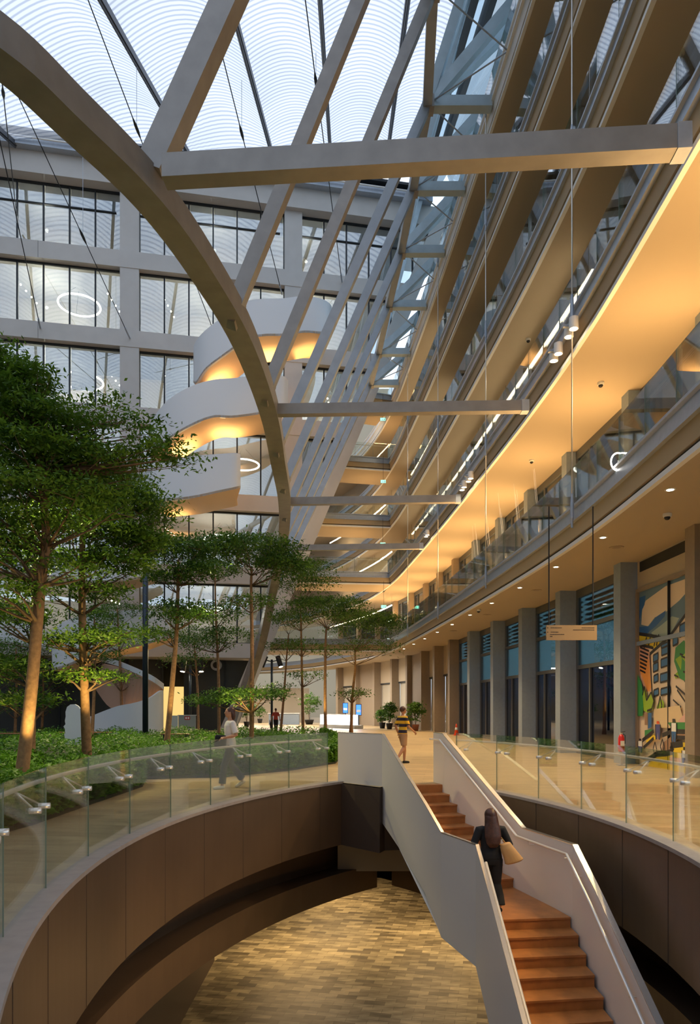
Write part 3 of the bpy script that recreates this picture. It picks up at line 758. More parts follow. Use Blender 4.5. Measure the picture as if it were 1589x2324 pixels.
for a, b in zip(RIBX, RIBX[1:]):
    mb = MB(); nx, ny = 14, 24; vs = []; fs = []
    rise = (b-a)*.22
    for j in range(ny+1):
        for i in range(nx+1):
            u = i/nx; x = a+(b-a)*u; y1 = yfac(x); y = YR0+(y1-YR0)*j/ny
            bul = rise*math.sin(PI*u)**.9
            bul *= min(1, (y1-y)/5.0+.05)
            vs.append((x, y, HR(y)+bul))
    for j in range(ny):
        for i in range(nx): k = j*(nx+1)+i; fs.append([k,k+1,k+nx+2,k+nx+1])
    mb.add(vs, fs); mb.build('membrane_cushion', rm, rf, smooth=True)
for x in RIBX:
    mb = MB(); mb.beam((x,YR0,HR(YR0)-.12),(x,yfac(x),HR(yfac(x))-.12), .22, .34); mb.tube([(x+.0,YR0,HR(YR0)-.38),(x,yfac(x),HR(yfac(x))-.38)], .07, 6)
    mb.build('roof_rib', M['dark_rib'], rf)
# cables
def roofpt(x, y):
    d = 20.7/(((HY-y)/F)-.383); return px(x, y, d)
def facpt(x, y, n=.05):
    r = (x-CX)/F; X = r*53.515/(1-r/5.28); p = FP(X, n); p.z = EYE+(HY-y)/F*p.y; return p
for i, (ra, fa, tn, w) in enumerate((((-95,-120),(92,745),.30,'far left'),((-55,10),(295,768),.60,'over the left office windows'),((200,0),(500,792),.27,'beside the big inclined strut'),((478,20),(640,668),.33,'between the first two struts'),((693,0),(776,640),.20,'behind the second strut'),((-60,-400),(40,505),.5,'leftmost in the upper corner'))):
    A = roofpt(*ra); B = facpt(*fa); r = empty('roof_cable', B, 'thin dark tension cable from roof to far facade, '+w, 'cable', 'roof tension cables')
    MB().tube([A-B, Vector((0,0,0))], .028, 6).build('cable', M['dark'], r)
    m_ = A.lerp(B, tn)-B; dd = (B-A).normalized()
    MB().tube([m_-dd*.5, m_-dd*.15, m_+dd*.15, m_+dd*.5], [.03,.085,.085,.03], 8).build('turnbuckle', M['dark'], r)
    zr = HR((m_+B).y)-.2-B.z
    if zr > m_.z+.5: MB().tube([m_, (m_.x, m_.y, zr)], .014, 5).build('hanger', M['channel'], r)
    MB().tube([-dd*.9, Vector((0,0,0))], .06, 8).build('anchor_fork', M['channel'], r)

# ================================================================ STEEL RING, STRUTS, BEAMS
RH = 9.66+EYE
RING = [(-7.9,8.2,RH),(-6.5,9.0,RH),(-5.2,10.2,RH),(-4.55,11.4,RH),(-3.78,13.1,RH),(-3.25,15.2,RH),(-2.78,18.3,RH),(-2.62,22.7,RH),(-2.78,27,RH),(-3.0,32,RH),(-3.55,37.5,RH-.1),(-4.3,42.5,RH-.6),(-5.2,46.6,RH-2.0),(-6.2,49.2,6.6),(-7.6,50.6,3.0),(-8.7,50.9,.0)]
rq = catmull(RING, 6)
r = empty('ring_beam', (0,0,0), 'huge curved grey steel box beam sweeping across the left of the hall', 'beam')
mb = MB(); w, h = .56, .54; vs = []
pts = [Vector(p)+Vector((0,0,.05)) for p in rq]
for i, p in enumerate(pts):
    t = (pts[min(i+1,len(pts)-1)]-pts[max(i-1,0)]).normalized()
    sd = Vector((t.y,-t.x,0)); sd.normalize(); up = sd.cross(t).normalized()
    vs += [p-sd*w/2-up*h/2, p+sd*w/2-up*h/2, p+sd*w/2+up*h/2, p-sd*w/2+up*h/2]
fs = [[0,1,2,3], [4*(len(pts)-1)+k for k in (3,2,1,0)]]
for i in range(len(pts)-1):
    for j in range(4): fs.append([i*4+j, i*4+(j+1)%4, (i+1)*4+(j+1)%4, (i+1)*4+j])
mb.add(vs, fs); mb.build('box_beam', M['steel'], r)
# horizontal beams to the second gallery
HB = [((-3.34,12.6),(5.78,12.1),.34,.42,'nearest, crossing the upper middle'),((-2.62,22.7),(5.72,22.7),.28,.34,'second from the camera'),((-3.0,32.7),(5.1,32.7),.28,.34,'third from the camera'),((-4.1,42.2),(4.35,42.2),.28,.34,'farthest, just above the trees')]
for (a, b, w, h, lb) in HB:
    A = Vector((*a, RH)); B = Vector((*b, RH+.12)); r = empty('cross_beam', A, 'horizontal grey steel beam from the curved ring to the amber gallery, '+lb, 'beam', 'horizontal steel beams')
    MB().beam((0,0,0), B-A, w, h).build('box_beam', M['steel'], r)
    d = (B-A).normalized(); MB().beam(B-A-d*.18, B-A+d*.06, w+.03, h+.03).build('end_plate', M['channel'], r)
# inclined struts from ring to upper chord
def ring_at(y):
    for a, b in zip(rq, rq[1:]):
        if b[1] >= y >= a[1]:
            t = (y-a[1])/(b[1]-a[1]); return Vector((a[0]+(b[0]-a[0])*t, y, a[2]+(b[2]-a[2])*t))
UH = 23.9+EYE
ch = {1:(1.6,14.6),2:(2.35,18.6),3:(2.75,23.2),4:(3.06,27.7),5:(2.88,32.2),6:(2.66,36.6),7:(2.28,41.5),8:(1.9,47.0),9:(1.5,51.5)}
base = {1:13.0,2:17.2,3:21.6,4:26.0,5:30.4,6:34.9,7:39.4,8:43.6,9:47.0}
ordn = ['','nearest','second','third','fourth','fifth','sixth','seventh','eighth','farthest']
for k in range(1, 10):
    A = ring_at(base[k]); B = Vector((*ch[k], UH))
    r = empty('inclined_strut', A, 'leaning grey steel strut rising from the curved ring beam, %s from camera' % ordn[k], 'strut', 'inclined steel struts')
    MB().beam((B-A).normalized()*(.3 if k == 1 else 0), B-A, .35 if k > 1 else .46, .35 if k > 1 else .46, up=(0,1,0)).build('box_beam', M['steel'] if k < 4 else M['steel_s'], r)
    if k > 1: MB().beam(-(B-A).normalized()*.25, (B-A).normalized()*.45, .48 if k == 1 else .37, .48 if k == 1 else .37, up=(0,1,0)).build('foot_plate', M['steel'], r)
    C = B
chp = [Vector((*ch[k], UH)) for k in sorted(ch)]
pre = [Vector((1.0,9.5,UH)), *chp]
r = empty('chord_beam', (0,0,0), 'dark undersided upper steel chord joining the tops of the leaning struts', 'beam')
for a, b in zip(pre, pre[1:]): MB().beam(a, b, .36, .5).build('chord_segment', M['steel_s'], r)
# struts from chord nodes to the top gallery, roof edge diagonals and tie rods
for k in range(3, 10):
    A = Vector((*ch[k], UH)); (q, nn, t) = epos(ch[k][1], -.05); B = Vector((q[0], q[1], UH))
    r = empty('short_strut', A, 'short pale blue strut between upper chord and topmost gallery, %s from the camera' % ordn[k-1], 'strut', 'short upper struts')
    MB().beam((0,0,0), B-A, .4, .42).build('box_beam', M['steel_blue'], r)
    MB().beam((-.1,0,0), (.25,0,-.0), .5, .55).build('node_plate', M['steel'], r)
    mb = MB()
    if k+1 in ch:
        (q2, n2, t2) = epos((ch[k][1]+ch[k+1][1])/2, -.05); D = Vector((q2[0], q2[1], UH)); E2 = Vector((*ch[k+1], UH))
        mb.tube([Vector((.2,.1,0)), D-A], .03, 6); mb.tube([E2-A, D-A], .03, 6)
        mb.build('tie_rod', M['channel'], r)
ED = 5.4
for k in range(3, 10):
    A = Vector((*ch[k], UH))
    r = empty('diagonal_strut', A, 'pale blue braces fanning up from the chord to the roof edge, %s from camera' % ordn[k-1], 'brace', 'upper diagonal braces')
    for dy, X, dz, w in ((-2.0,ED,0,.36),(2.4,ED,0,.36),(2.6,8.8,-7.5,.46),(-1.8,9.2,-9,.4)):
        y = A.y+dy; B = Vector((X, y, min(HR(y), 41)+dz-.3))
        if dz: B.z = 31.5+ (1.5 if dy > 0 else 0)
        MB().beam((0,0,0), B-A, w, w*.9, up=(0,1,0)).build('brace_arm', M['steel_blue'], r)
r = empty('edge_diagrid', (0,0,0), 'pale blue steel lattice with dark window frames behind the topmost gallery', 'lattice')
for i, y in enumerate(np.arange(12, 60, 4.4)):
    mb = MB(); zt = HR(y)-.3; 
    mb.beam((9.4,y,25.6),(9.4,y+2.2,31.8),.4,.4,up=(1,0,0)); mb.beam((9.4,y+4.4,25.6),(9.4,y+2.2,31.8),.4,.4,up=(1,0,0))
    mb.beam((9.4,y+2.2,31.8),(9.4,y,38),.4,.4,up=(1,0,0)); mb.beam((9.4,y+2.2,31.8),(9.4,y+4.4,38),.4,.4,up=(1,0,0))
    mb.build('lattice_diamond', M['steel_blue'], r)
    mb = MB(); mb.beam((9.7,y,28.6),(9.7,y+4.4,28.6),.12,.35); mb.beam((9.7,y,34.8),(9.7,y+4.4,34.8),.12,.35); mb.beam((9.7,y+2.2,31.8),(9.7,y+2.2,38),.1,.3)
    mb.build('dark_window_frame', M['dark'], r)
mb = MB(); mb.beam((ED+.25,-6,HR(-6)-.3),(ED+.25,56,HR(56)-.3),.5,.5); mb.beam((ED+1.0,-6,HR(-6)-.7),(ED+1.0,56,HR(56)-.7),.3,.8); mb.build('roof_edge_gutter', M['dark'], r)
mb = MB(); mb.add([(9.8,-6,25),(9.8,60,25),(9.8,60,39),(9.8,-6,24)], [[0,1,2,3]]); mb.add([(5.9,-6,HR(-6)-.3),(5.9,60,HR(60)-.3),(9.8,60,39),(9.8,-6,24)], [[0,1,2,3]]); mb.build('lattice_glazing', glass('pale_blue_glass', (.50,.62,.68), .6, .03), r)
mb = MB(); mb.beam((9.4,-6,25.6),(9.4,60,25.6),.5,.5); mb.beam((9.4,20,38),(9.4,60,38),.5,.5); mb.build('lattice_rail', M['steel_blue'], r)
# ================================================================ RAILINGS ROUND THE OPENING
def round_rail(path, sgn, label, smax_panels, start=0.0):
    # path runs away from the camera; n to the outside
    S = path_len(path); r = empty('glass_railing', (path[0][0], path[0][1], 0), label, 'railing', 'glass railings round the opening')
    loc = Vector(r.location); s = start; pts = []
    while s < S[-1]-.5:
        e_ = min(s+1.40, S[-1])
        q0 = path_at(path, S, s+.008); q1 = path_at(path, S, e_-.008)
        o_ = sgn*.17
        a = Vector((q0[0]+q0[2][0]*o_, q0[1]+q0[2][1]*o_, .58))-loc; b = Vector((q1[0]+q1[2][0]*o_, q1[1]+q1[2][1]*o_, .58))-loc
        mb = MB(); mb.beam(a, b, .014, 1.15, mi=0)
        for c in (b,): mb.beam(c-Vector((0,0,.575)), c+Vector((0,0,.575)), .006, .012, up=(q0[2][0],q0[2][1],0), mi=1)
        mb.build('glass_pane', [M['glass'], M['glass_edge']], r)
        # bracket near every joint: patch plates, arm, rod to the rail
        q = path_at(path, S, min(e_-.35, S[-1])); k = MB(); n = q[2]; t = q[3]
        P = lambda nn, tt, z: Vector((q[0]+n[0]*nn*sgn+t[0]*tt, q[1]+n[1]*nn*sgn+t[1]*tt, z))-loc
        k.tube([P(.12,0,.80), P(.22,0,.80)], .028, 10); k.tube([P(.17,0,.80), P(.34,0,.97)], .010, 8)
        k.tube([P(.12,.32,.80), P(.22,.32,.80)], .028, 10); k.tube([P(.18,.32,.80), P(.34,0,.97)], .008, 8)
        k.build('rail_bracket', M['chrome'], r, smooth=True)
        s = e_
    ss = 0
    while ss <= S[-1]: q = path_at(path, S, ss); pts.append(Vector((q[0]+q[2][0]*sgn*.34, q[1]+q[2][1]*sgn*.34, .985))-loc); ss += .35
    MB().tube(pts, .022, 10).build('handrail', M['chrome'], r, smooth=True)
    return r
def arc_pts(fn, ys): return [(fn(y), y) for y in ys]
round_rail([(LX(y), y) for y in np.linspace(2.55,16.05,70)], -1, 'curved glass railing along the left edge of the opening, in front of the planting', 10, start=.02)
round_rail([(RX(y), y) for y in np.linspace(3.3,15.9,70)], 1, 'curved glass railing along the right edge of the opening, before the tall windows', 9, start=.15)

# ================================================================ STAIR
st = empty('staircase', (1.4,15.4,0), 'white walled staircase with orange timber treads dropping into the round opening', 'staircase')
sl = Vector(st.location)
def lerp2(a, b, t): return (a[0]+(b[0]-a[0])*t, a[1]+(b[1]-a[1])*t)
RIS = .165
UL0, UR0 = (.80,15.32), (2.06,15.6); UL1, UR1 = (1.50,12.0), (2.98,12.5)
def tread(name, fL, fR, bL, bR, z):
    mb = MB(); pts = [(fL[0]-sl.x,fL[1]-sl.y),(fR[0]-sl.x,fR[1]-sl.y),(bR[0]-sl.x,bR[1]-sl.y),(bL[0]-sl.x,bL[1]-sl.y)]
    mb.hexa(pts, z-RIS-.03-sl.z, z-.03)
    p2 = [(pts[0][0], pts[0][1]-.02),(pts[1][0], pts[1][1]-.02), pts[2], pts[3]]
    mb.hexa(p2, z-.03, z)
    return mb.build(name, M['wood'], st)
for n in range(1, 9):
    a = (n-1)/8; b = n/8
    bL, bR = lerp2(UL0, UL1, a), lerp2(UR0, UR1, a); fL, fR = lerp2(UL0, UL1, b), lerp2(UR0, UR1, b)
    tread('step', fL, fR, (bL[0],bL[1]+.05), (bR[0],bR[1]+.05), -RIS*n)
MB().hexa([(UL0[0]-sl.x,UL0[1]-sl.y),(UR0[0]-sl.x,UR0[1]-sl.y),(UR0[0]-sl.x,UR0[1]+.25-sl.y),(UL0[0]-sl.x,UL0[1]+.25-sl.y)], -.17, .004).build('step', M['wood'], st)
tread('landing', (2.0,10.54), (3.37,10.7), (UL1[0]+.08,UL1[1]+.02), (UR1[0],UR1[1]+.05), -RIS*9)
for n in range(10, 30):
    yR = 10.70-.34*(n-9); yL = yR-.17
    tread('step', (1.99,yL), (3.38,yR), (1.99,yL+.36), (3.38,yR+.36), -RIS*n)
def wall_ribbon(pts, th, name, side):
    # pts: (x,y,ztop,zbot)
    mb = MB(); pl = [(p[0],p[1]) for p in pts]; nr = normals(pl); vs = []
    for p, n in zip(pts, nr):
        o_ = (n[0]*th*side, n[1]*th*side)
        vs += [(p[0]-sl.x,p[1]-sl.y,p[3]),(p[0]-sl.x,p[1]-sl.y,p[2]),(p[0]+o_[0]-sl.x,p[1]+o_[1]-sl.y,p[2]),(p[0]+o_[0]-sl.x,p[1]+o_[1]-sl.y,p[3])]
    fs = [[3,2,1,0],[4*(len(pts)-1)+k for k in range(4)]]
    for i in range(len(pts)-1):
        for j in range(4): fs.append([i*4+j, i*4+(j+1)%4, (i+1)*4+(j+1)%4, (i+1)*4+j])
    mb.add(vs, fs); w_ = mb.build(name, M['stairwall'], st)
    cap = MB(); vs = []
    for p, n in zip(pts, nr):
        for (a_, z_) in ((-.004,p[2]),(th+.004,p[2]),(th+.004,p[2]+.012),(-.004,p[2]+.012)):
            vs.append((p[0]+n[0]*a_*side-sl.x, p[1]+n[1]*a_*side-sl.y, z_))
    fs = []
    for i in range(len(pts)-1):
        for j in range(4): fs.append([i*4+j, i*4+(j+1)%4, (i+1)*4+(j+1)%4, (i+1)*4+j])
    cap.add(vs, fs); cap.build('metal_capping', M['trimmetal'], w_)
lw_ = [(-.28,16.2,1.14,.0),(.70,15.3,1.14,.0),(.705,15.28,1.13,-.8),(.98,14.12,.62,-1.10),(1.35,12.6,-.03,-1.62),(1.53,11.75,-.385,-2.14),(1.92,10.69,-.385,-2.24),(1.93,9.72,-.87,-2.68),(1.93,3.6,-3.93,-5.0)]
wall_ribbon(lw_, .05, 'left_side_wall', -1)
rw_ = [(1.93,16.2,1.14,0),(2.06,15.6,1.14,-.3),(2.08,15.5,1.1,-1.0),(2.99,12.18,-.385,-2.0),(3.40,10.69,-.385,-2.3),(3.42,9.7,-.88,-2.7),(3.42,3.6,-3.93,-5.0)]
wall_ribbon(rw_, .08, 'right_side_wall', -1)
# soffit closing the underside
mb = MB()
lo = [(.98,14.12,-1.1),(1.53,11.75,-2.1),(1.92,10.69,-2.2),(1.93,9.72,-2.65),(1.93,3.6,-5)]; ro = [(2.4,14.4,-1.2),(2.99,12.18,-1.98),(3.40,10.69,-2.25),(3.42,9.7,-2.65),(3.42,3.6,-5)]
vs = []
for a, b in zip(lo, ro): vs += [(a[0]-sl.x,a[1]-sl.y,a[2]),(b[0]-sl.x,b[1]-sl.y,b[2])]
mb.add(vs, [[2*i,2*i+1,2*i+3,2*i+2] for i in range(len(lo)-1)]); mb.build('underside', M['stairwall'], st)
rr = [(1.84,16.1,1.0),(2.0,15.6,1.0),(2.90,12.18,-.52),(3.30,10.66,-.52),(3.33,9.7,-1.0),(3.33,4.2,-3.75)]
MB().tube([Vector(p)-sl for p in rr], .022, 10).build('handrail', M['chrome'], st, smooth=False)
rl = [(2.03,10.45,-.6),(2.03,9.7,-.97),(2.03,4.2,-3.72)]
MB().tube([Vector(p)-sl for p in rl], .022, 10).build('handrail', M['chrome'], st)
mb = MB()
for a, b in zip(rr[1:], rr[2:]):
    L = (Vector(b)-Vector(a)).length; k = .4
    while k < L: 
        p = Vector(a).lerp(Vector(b), k/L)-sl; mb.tube([p, p+Vector((.0,0,-.07)), p+Vector((.1,0,-.07))], .007, 6); k += 1.1
mb.build('rail_bracket', M['chrome'], st)

# ================================================================ LEAF CLOUDS AND TREES
def leaf_mesh(name, P, size, flat=.5, aspect=.42, orient=None):
    n = len(P); a = rng.uniform(0, 2*PI, n); tilt = rng.normal(0, flat, n); roll = rng.normal(0, flat, n)
    d = np.stack([np.cos(a)*np.cos(tilt), np.sin(a)*np.cos(tilt), np.sin(tilt)-.15], 1)
    sdx = np.stack([-np.sin(a), np.cos(a), np.tan(np.clip(roll,-1.2,1.2))], 1); sdx /= np.linalg.norm(sdx, axis=1)[:,None]
    s = (size*rng.uniform(.65,1.3,n))[:,None]
    v = np.empty((n,4,3)); v[:,0] = P-d*s*.5; v[:,1] = P+sdx*s*aspect*.5; v[:,2] = P+d*s*.5; v[:,3] = P-sdx*s*aspect*.5
    me = bpy.data.meshes.new(name); me.vertices.add(n*4); me.vertices.foreach_set('co', v.reshape(-1))
    me.loops.add(n*4); me.loops.foreach_set('vertex_index', np.arange(n*4, dtype=np.int32))
    me.polygons.add(n); me.polygons.foreach_set('loop_start', np.arange(0,n*4,4,dtype=np.int32)); me.update(calc_edges=True); me.validate()
    return me
def cloud(c, r, n, clump=14, cs=.22):
    k = max(1, n//clump); u = rng.normal(0,1,(k,3)); u /= np.linalg.norm(u,axis=1)[:,None]
    rad = rng.uniform(.15,1,(k,1))**.45
    C = u*rad; C[:,2] = np.abs(C[:,2])*.9*np.sign(rng.uniform(-.35,1,k))
    C = np.array(c)+C*np.array(r)
    P = np.repeat(C, clump, 0)+rng.normal(0,1,(k*clump,3))*np.array([cs,cs,cs*.35])
    return P
def make_tree(base, path, branches, blobs, leaf, label, r0, r1, name='tree', group='garden trees', lm='leaf', cs=.22, seed=0):
    """path: trunk points (world), blobs: (center, radii, n); branches: (start index t, target)"""
    r = empty(name, base, label, 'tree', group); b0 = Vector(base)
    tp = catmull([tuple(Vector(p)-b0) for p in path], 5); m = len(tp)
    rad = [r0+(r1-r0)*(i/(m-1)) for i in range(m)]; rad[0] *= 1.25
    MB().tube(tp, rad, 10).build('trunk', M['bark'], r, smooth=True)
    rd = random.Random(seed)
    for (c, rr_, n) in blobs:
        mb = MB()
        c = Vector(c)-b0
        # branch leaves the trunk below the blob
        zt = c.z-rr_[2]*.6-max(rr_[0],rr_[1])*.35
        best = min(range(m), key=lambda i: abs(tp[i][2]-zt)); s = Vector(tp[best])
        nb = 7 if n > 900 else 5
        for k in range(nb):
            a = 2*PI*(k+rd.random()*.6)/nb; q = rd.uniform(.45,.95)
            e_ = c+Vector((math.cos(a)*rr_[0]*q, math.sin(a)*rr_[1]*q, rd.uniform(-.25,.3)*rr_[2]))
            mid = s.lerp(e_, .5)+Vector((rd.uniform(-.12,.12), rd.uniform(-.12,.12), -.10*(e_-s).length*.5+.05))
            rb = max(.012, rad[best]*.42); mb.tube([s, s.lerp(mid,.5)+Vector((0,0,-.02)), mid, e_], [rb, rb*.75, rb*.5, rb*.15], 6)
            for j in range(3):
                f = s.lerp(e_, .5+.15*j); g = f+Vector((rd.uniform(-1,1)*rr_[0]*.35, rd.uniform(-1,1)*rr_[1]*.35, rd.uniform(.0,.5)*rr_[2]))
                mb.tube([mid.lerp(e_, .33*j), g], [rb*.35, rb*.1], 5)
        mb.build('branch', M['twig'], r, smooth=True)
    P = np.concatenate([cloud(tuple(Vector(c)-b0), rr_, int(n*1.85), cs=cs) for (c, rr_, n) in blobs])
    me = leaf_mesh('foliage', P, leaf); me.materials.append(M[lm]); fo = bpy.data.objects.new('foliage', me); COL.objects.link(fo); fo.parent = r
    return r
def B(x, y, rx, ry, d, n, dep=1.0):     # crown cloud: centre and half sizes read in the photograph at depth d
    k = d/F; return (tuple(px(x, y, d)), (rx*k, rx*k*dep, ry*k), n)
def TP(d, *pts): return [tuple(px(a, b, d)) for a, b in pts]
# two big trees in the left foreground
d = 15.8; g = gp(47,1779)
T = [tuple(g)]+TP(15.8,(72,1560),(92,1330),(104,1225),(98,1120),(80,1000))
make_tree(tuple(g), T, None, [B(50,868,70,50,15.8,1500),B(-10,920,130,70,15.6,2600),B(95,965,135,45,15.8,2600),B(60,1050,190,60,15.9,4200),B(190,1062,150,38,16.2,2200),B(330,1035,90,16,16.0,480),B(410,1045,55,9,15.8,150),B(300,960,75,12,16.4,260),B(240,915,55,9,16.4,140),B(360,1000,60,10,16.1,200),B(90,1140,210,50,15.6,3000),B(-20,1240,120,50,15.2,1300),B(40,1190,150,30,15.6,1200),B(150,1290,90,14,16.0,260),B(10,1340,90,30,15.4,600),B(-30,820,90,50,15.8,900)], .125, 'tallest garden tree at the far left with a thick leaning trunk and broad layered crown', .15, .06, cs=.20, seed=1)
g = gp(198,1733); 
T = [tuple(g)]+TP(21.3,(193,1600),(188,1450),(186,1320),(188,1200),(190,1120))
make_tree(tuple(g), T, None, [B(200,1110,150,50,21.3,2600),B(290,1160,110,60,21.5,2600),B(180,1210,150,45,21.0,2200),B(310,1235,70,40,21.5,1200),B(250,1280,110,30,21.3,1300),B(200,1340,110,20,21.0,700),B(200,1450,110,12,20.8,700),B(260,1435,90,10,21.6,400),B(115,1460,35,18,20.8,150),B(205,1535,80,14,21.3,420)], .15, 'second big tree with a straight amber lit trunk, right of the leaning one', .155, .06, cs=.26, seed=2)
g = gp(68,1742)
make_tree(tuple(g), [tuple(g)]+TP(20.2,(72,1560),(76,1400),(80,1250)), None, [B(60,1270,110,35,20.2,1200),B(20,1400,100,35,20.2,1200),B(20,1515,90,30,20.4,900),B(60,1590,80,25,20.4,500)], .15, 'slimmer tree standing just behind the leaning foreground trunk', .15, .05, cs=.26, seed=3)
# middle trees
def mid(base_px, dd, pts, blobs, label, r0=.1, leaf=.17, cs=.28, seed=0, lm='leaf_far'):
    g = gp(*base_px); make_tree(tuple(g), [tuple(g)]+TP(g.y,*pts), None, [B(x,y,rx,ry,g.y,n) for (x,y,rx,ry,n) in blobs], leaf, label, r0, r0*.4, cs=cs, seed=seed, lm=lm)
mid((378,1695),0,((392,1540),(401,1430),(404,1330),(405,1270)),[(405,1250,95,28,2400),(440,1300,70,22,900),(380,1310,60,18,600),(420,1400,75,22,900),(350,1440,50,18,400),(400,1375,60,12,400)],'slender tree leaning right with a flat crown, in front of the dark blue lamp pole',.13,seed=4)
mid((571,1690),0,((572,1560),(572,1440),(570,1330),(572,1290)),[(575,1250,115,32,3200),(640,1285,65,30,1500),(500,1235,60,25,900),(575,1365,70,14,500),(570,1575,95,13,1100),(490,1590,70,14,600)],'tall straight tree with a wide flat crown over the steel ring foot',.12,seed=5)
mid((497,1676),0,((496,1540),(490,1400),(488,1310)),[(490,1290,65,25,1200),(490,1390,70,25,900),(460,1460,70,20,700),(520,1440,60,20,500)],'thin tree standing behind the walking woman in white',.1,seed=6)
mid((688,1666),0,((686,1560),(684,1450),(682,1380)),[(690,1295,75,26,1500),(680,1325,90,18,1200),(675,1400,65,20,900),(690,1465,60,16,400),(700,1535,50,14,260)],'slim tree with a dark trunk just left of the two umbrella shaped trees',.11,seed=7)
mid((739,1668),0,((738,1560),(739,1460),(741,1425)),[(750,1375,85,22,2200),(790,1400,50,18,700),(700,1370,60,14,600),(745,1480,30,10,100)],'umbrella shaped tree second from the right, with a clean pale trunk',.12,seed=8)
mid((797,1662),0,((800,1580),(806,1520),(806,1480)),[(830,1405,90,18,2400),(870,1425,55,26,1100),(830,1470,90,22,700),(800,1430,70,20,600),(800,1575,38,12,380)],'rightmost garden tree with branching twigs, behind the white stair wall',.13,seed=9)
mid((637,1662),0,((645,1570),(650,1500),(655,1440)),[(655,1410,55,16,600),(645,1470,55,20,500),(640,1560,40,12,200)],'small tree between the twin head lamp post and the umbrella trees',.1,seed=10)
mid((278,1668),0,((275,1570),(270,1460),(266,1380)),[(270,1385,75,22,900),(265,1450,70,18,600),(285,1540,55,14,350)],'thin tree in front of the white curved ground wall',.11,seed=11)
mid((208,1682),0,((214,1560),(215,1460),(214,1400)),[(215,1400,70,18,600),(215,1490,60,16,350)],'thin trunked tree close behind the amber lit trunk',.1,seed=12)
mid((450,1668),0,((448,1560),(440,1450)),[(440,1440,65,22,700),(420,1500,60,20,500)],'small dark tree near the spot lamp pole by the doorway',.1,seed=13)
for i, (bx, by, s) in enumerate(((34,1668,1.0),(95,1662,.9),(-30,1672,1.1),(140,1658,.85))):
    mid((bx,by),0,((bx+3,1560),(bx+2,1470)),[(bx,1470,75*s,30,700),(bx+10,1540,70*s,26,500),(bx-10,1600,60*s,18,260)],['pale trunked background tree far left, second from the picture edge','shadowy background tree right of the leaning trunk','background tree at the left picture edge','farthest background tree left of the white silhouette'][i],.1,seed=20+i,lm='leaf_far')
# ---- planting bed
BED = [(-20,6),(-5.1,6.2),(-4.75,9.35),(-4.62,10.2),(-4.58,12.4),(-4.55,13.3),(-4.5,15.2),(-4.9,16.8),(-4.1,17.1),(-3.1,17.3),(-1.6,19.2),(-.45,21.6),(-.2,26),(-.6,34),(-1.6,42),(-5,46.5),(-9,44),(-14,42.5),(-20,41),(-34,41),(-34,6)]
soil = MB().hexa([(x,y) for x,y in BED], 0, .06); so = soil.build('planting_bed', M['soil']); tag(so, 'dark planted bed filling the left side of the hall floor', 'planting bed')
def inside(x, y):
    c = np.zeros(len(x), bool); n = len(BED)
    for i in range(n):
        x1,y1 = BED[i]; x2,y2 = BED[(i+1)%n]
        k = ((y1 > y) != (y2 > y)) & (x < (x2-x1)*(y-y1)/((y2-y1) or 1e-9)+x1); c ^= k
    return c
def scatter(n, y0, y1, size, hmin, hmax):
    x = rng.uniform(-22,0,n*3); y = rng.uniform(y0,y1,n*3); k = inside(x,y) & (x > -.7*y-2); x = x[k][:n]; y = y[k][:n]
    hb = .34+.12*np.sin(x*1.7+y*.6)+.10*np.sin(y*2.3-x)+.06*np.sin(x*5+y*4)
    z = hb*rng.uniform(hmin,hmax,len(x))**.5
    return np.stack([x,y,z],1)
P = np.concatenate([scatter(32000,6,20,.1,.1,1.5), scatter(34000,17,47,.1,.3,1.5)])
# denser leafy face along the path edge
ex = []
for a, b in zip(BED[1:14], BED[2:15]):
    L = math.hypot(b[0]-a[0], b[1]-a[1]); nn = int(L*900)
    t = rng.uniform(0,1,nn); o2 = rng.uniform(0,.25,nn)
    ex.append(np.stack([a[0]+(b[0]-a[0])*t-o2, a[1]+(b[1]-a[1])*t+o2*.5, .06+rng.uniform(0,1,nn)*(.42+.1*np.sin(t*L*3))],1))
P = np.concatenate([P]+ex)
me = leaf_mesh('ground_cover', P, .15, flat=.45, aspect=.45); me.materials.append(M['leaf_low']); go = bpy.data.objects.new('ground_cover', me); COL.objects.link(go)
tag(go, 'low leafy green ground cover growing under the garden trees', 'plants', kind='stuff')
# small clump of bright leaves peeping beside the rail
# warm garden spots (heads on the lamp posts below)
# ================================================================ LAMP POSTS, SCULPTURE, BENCHES, BOARD
g = gp(330,1676)
r = empty('lamp_pole', g, 'tall dark blue pole rising out of the bed into the leaves', 'pole')
MB().tube([(0,0,0),(0,0,11.5)], .16, 16).build('pole', M['pole'], r, smooth=True)
MB().lathe([(.2,0),(.2,.12),(.17,.14)], n=16).build('base_plate', M['pole'], r)
def lamp_post(base, H, heads, label):
    r = empty('lamp_post', base, label, 'lamp'); 
    MB().tube([(0,0,0),(0,0,H)], .09, 14).build('post', M['pole'], r, smooth=True)
    for (dx, dz, tilt, ln) in heads:
        MB().tube([(0,0,H+dz-.15),(dx*.45,0,H+dz-.05)], .04, 8).build('arm', M['pole'], r)
        a = Vector((dx*.45, 0, H+dz+.25)); b = Vector((dx*.45+tilt, -.15, H+dz-.55))
        hd = MB().tube([a, b], .19, 16).build('lamp_head', M['black'], r)
        dd = (b-a).normalized(); MB().tube([b+dd*.002, b+dd*.012], .15, 16).build('lens', M['lens'] if ln else M['dark'], hd)
g = gp(617,1659); lamp_post(g, 5.4, ((-1,0,-.3,0),(1,0,.25,1)), 'dark lamp post with two cylindrical heads, in front of the bright lobby')
spot('post_beam', g+Vector((.6,-.4,4.6)), g+Vector((-6,-12,1.5)), 1600, (1,.78,.38), 70, .7, .1)
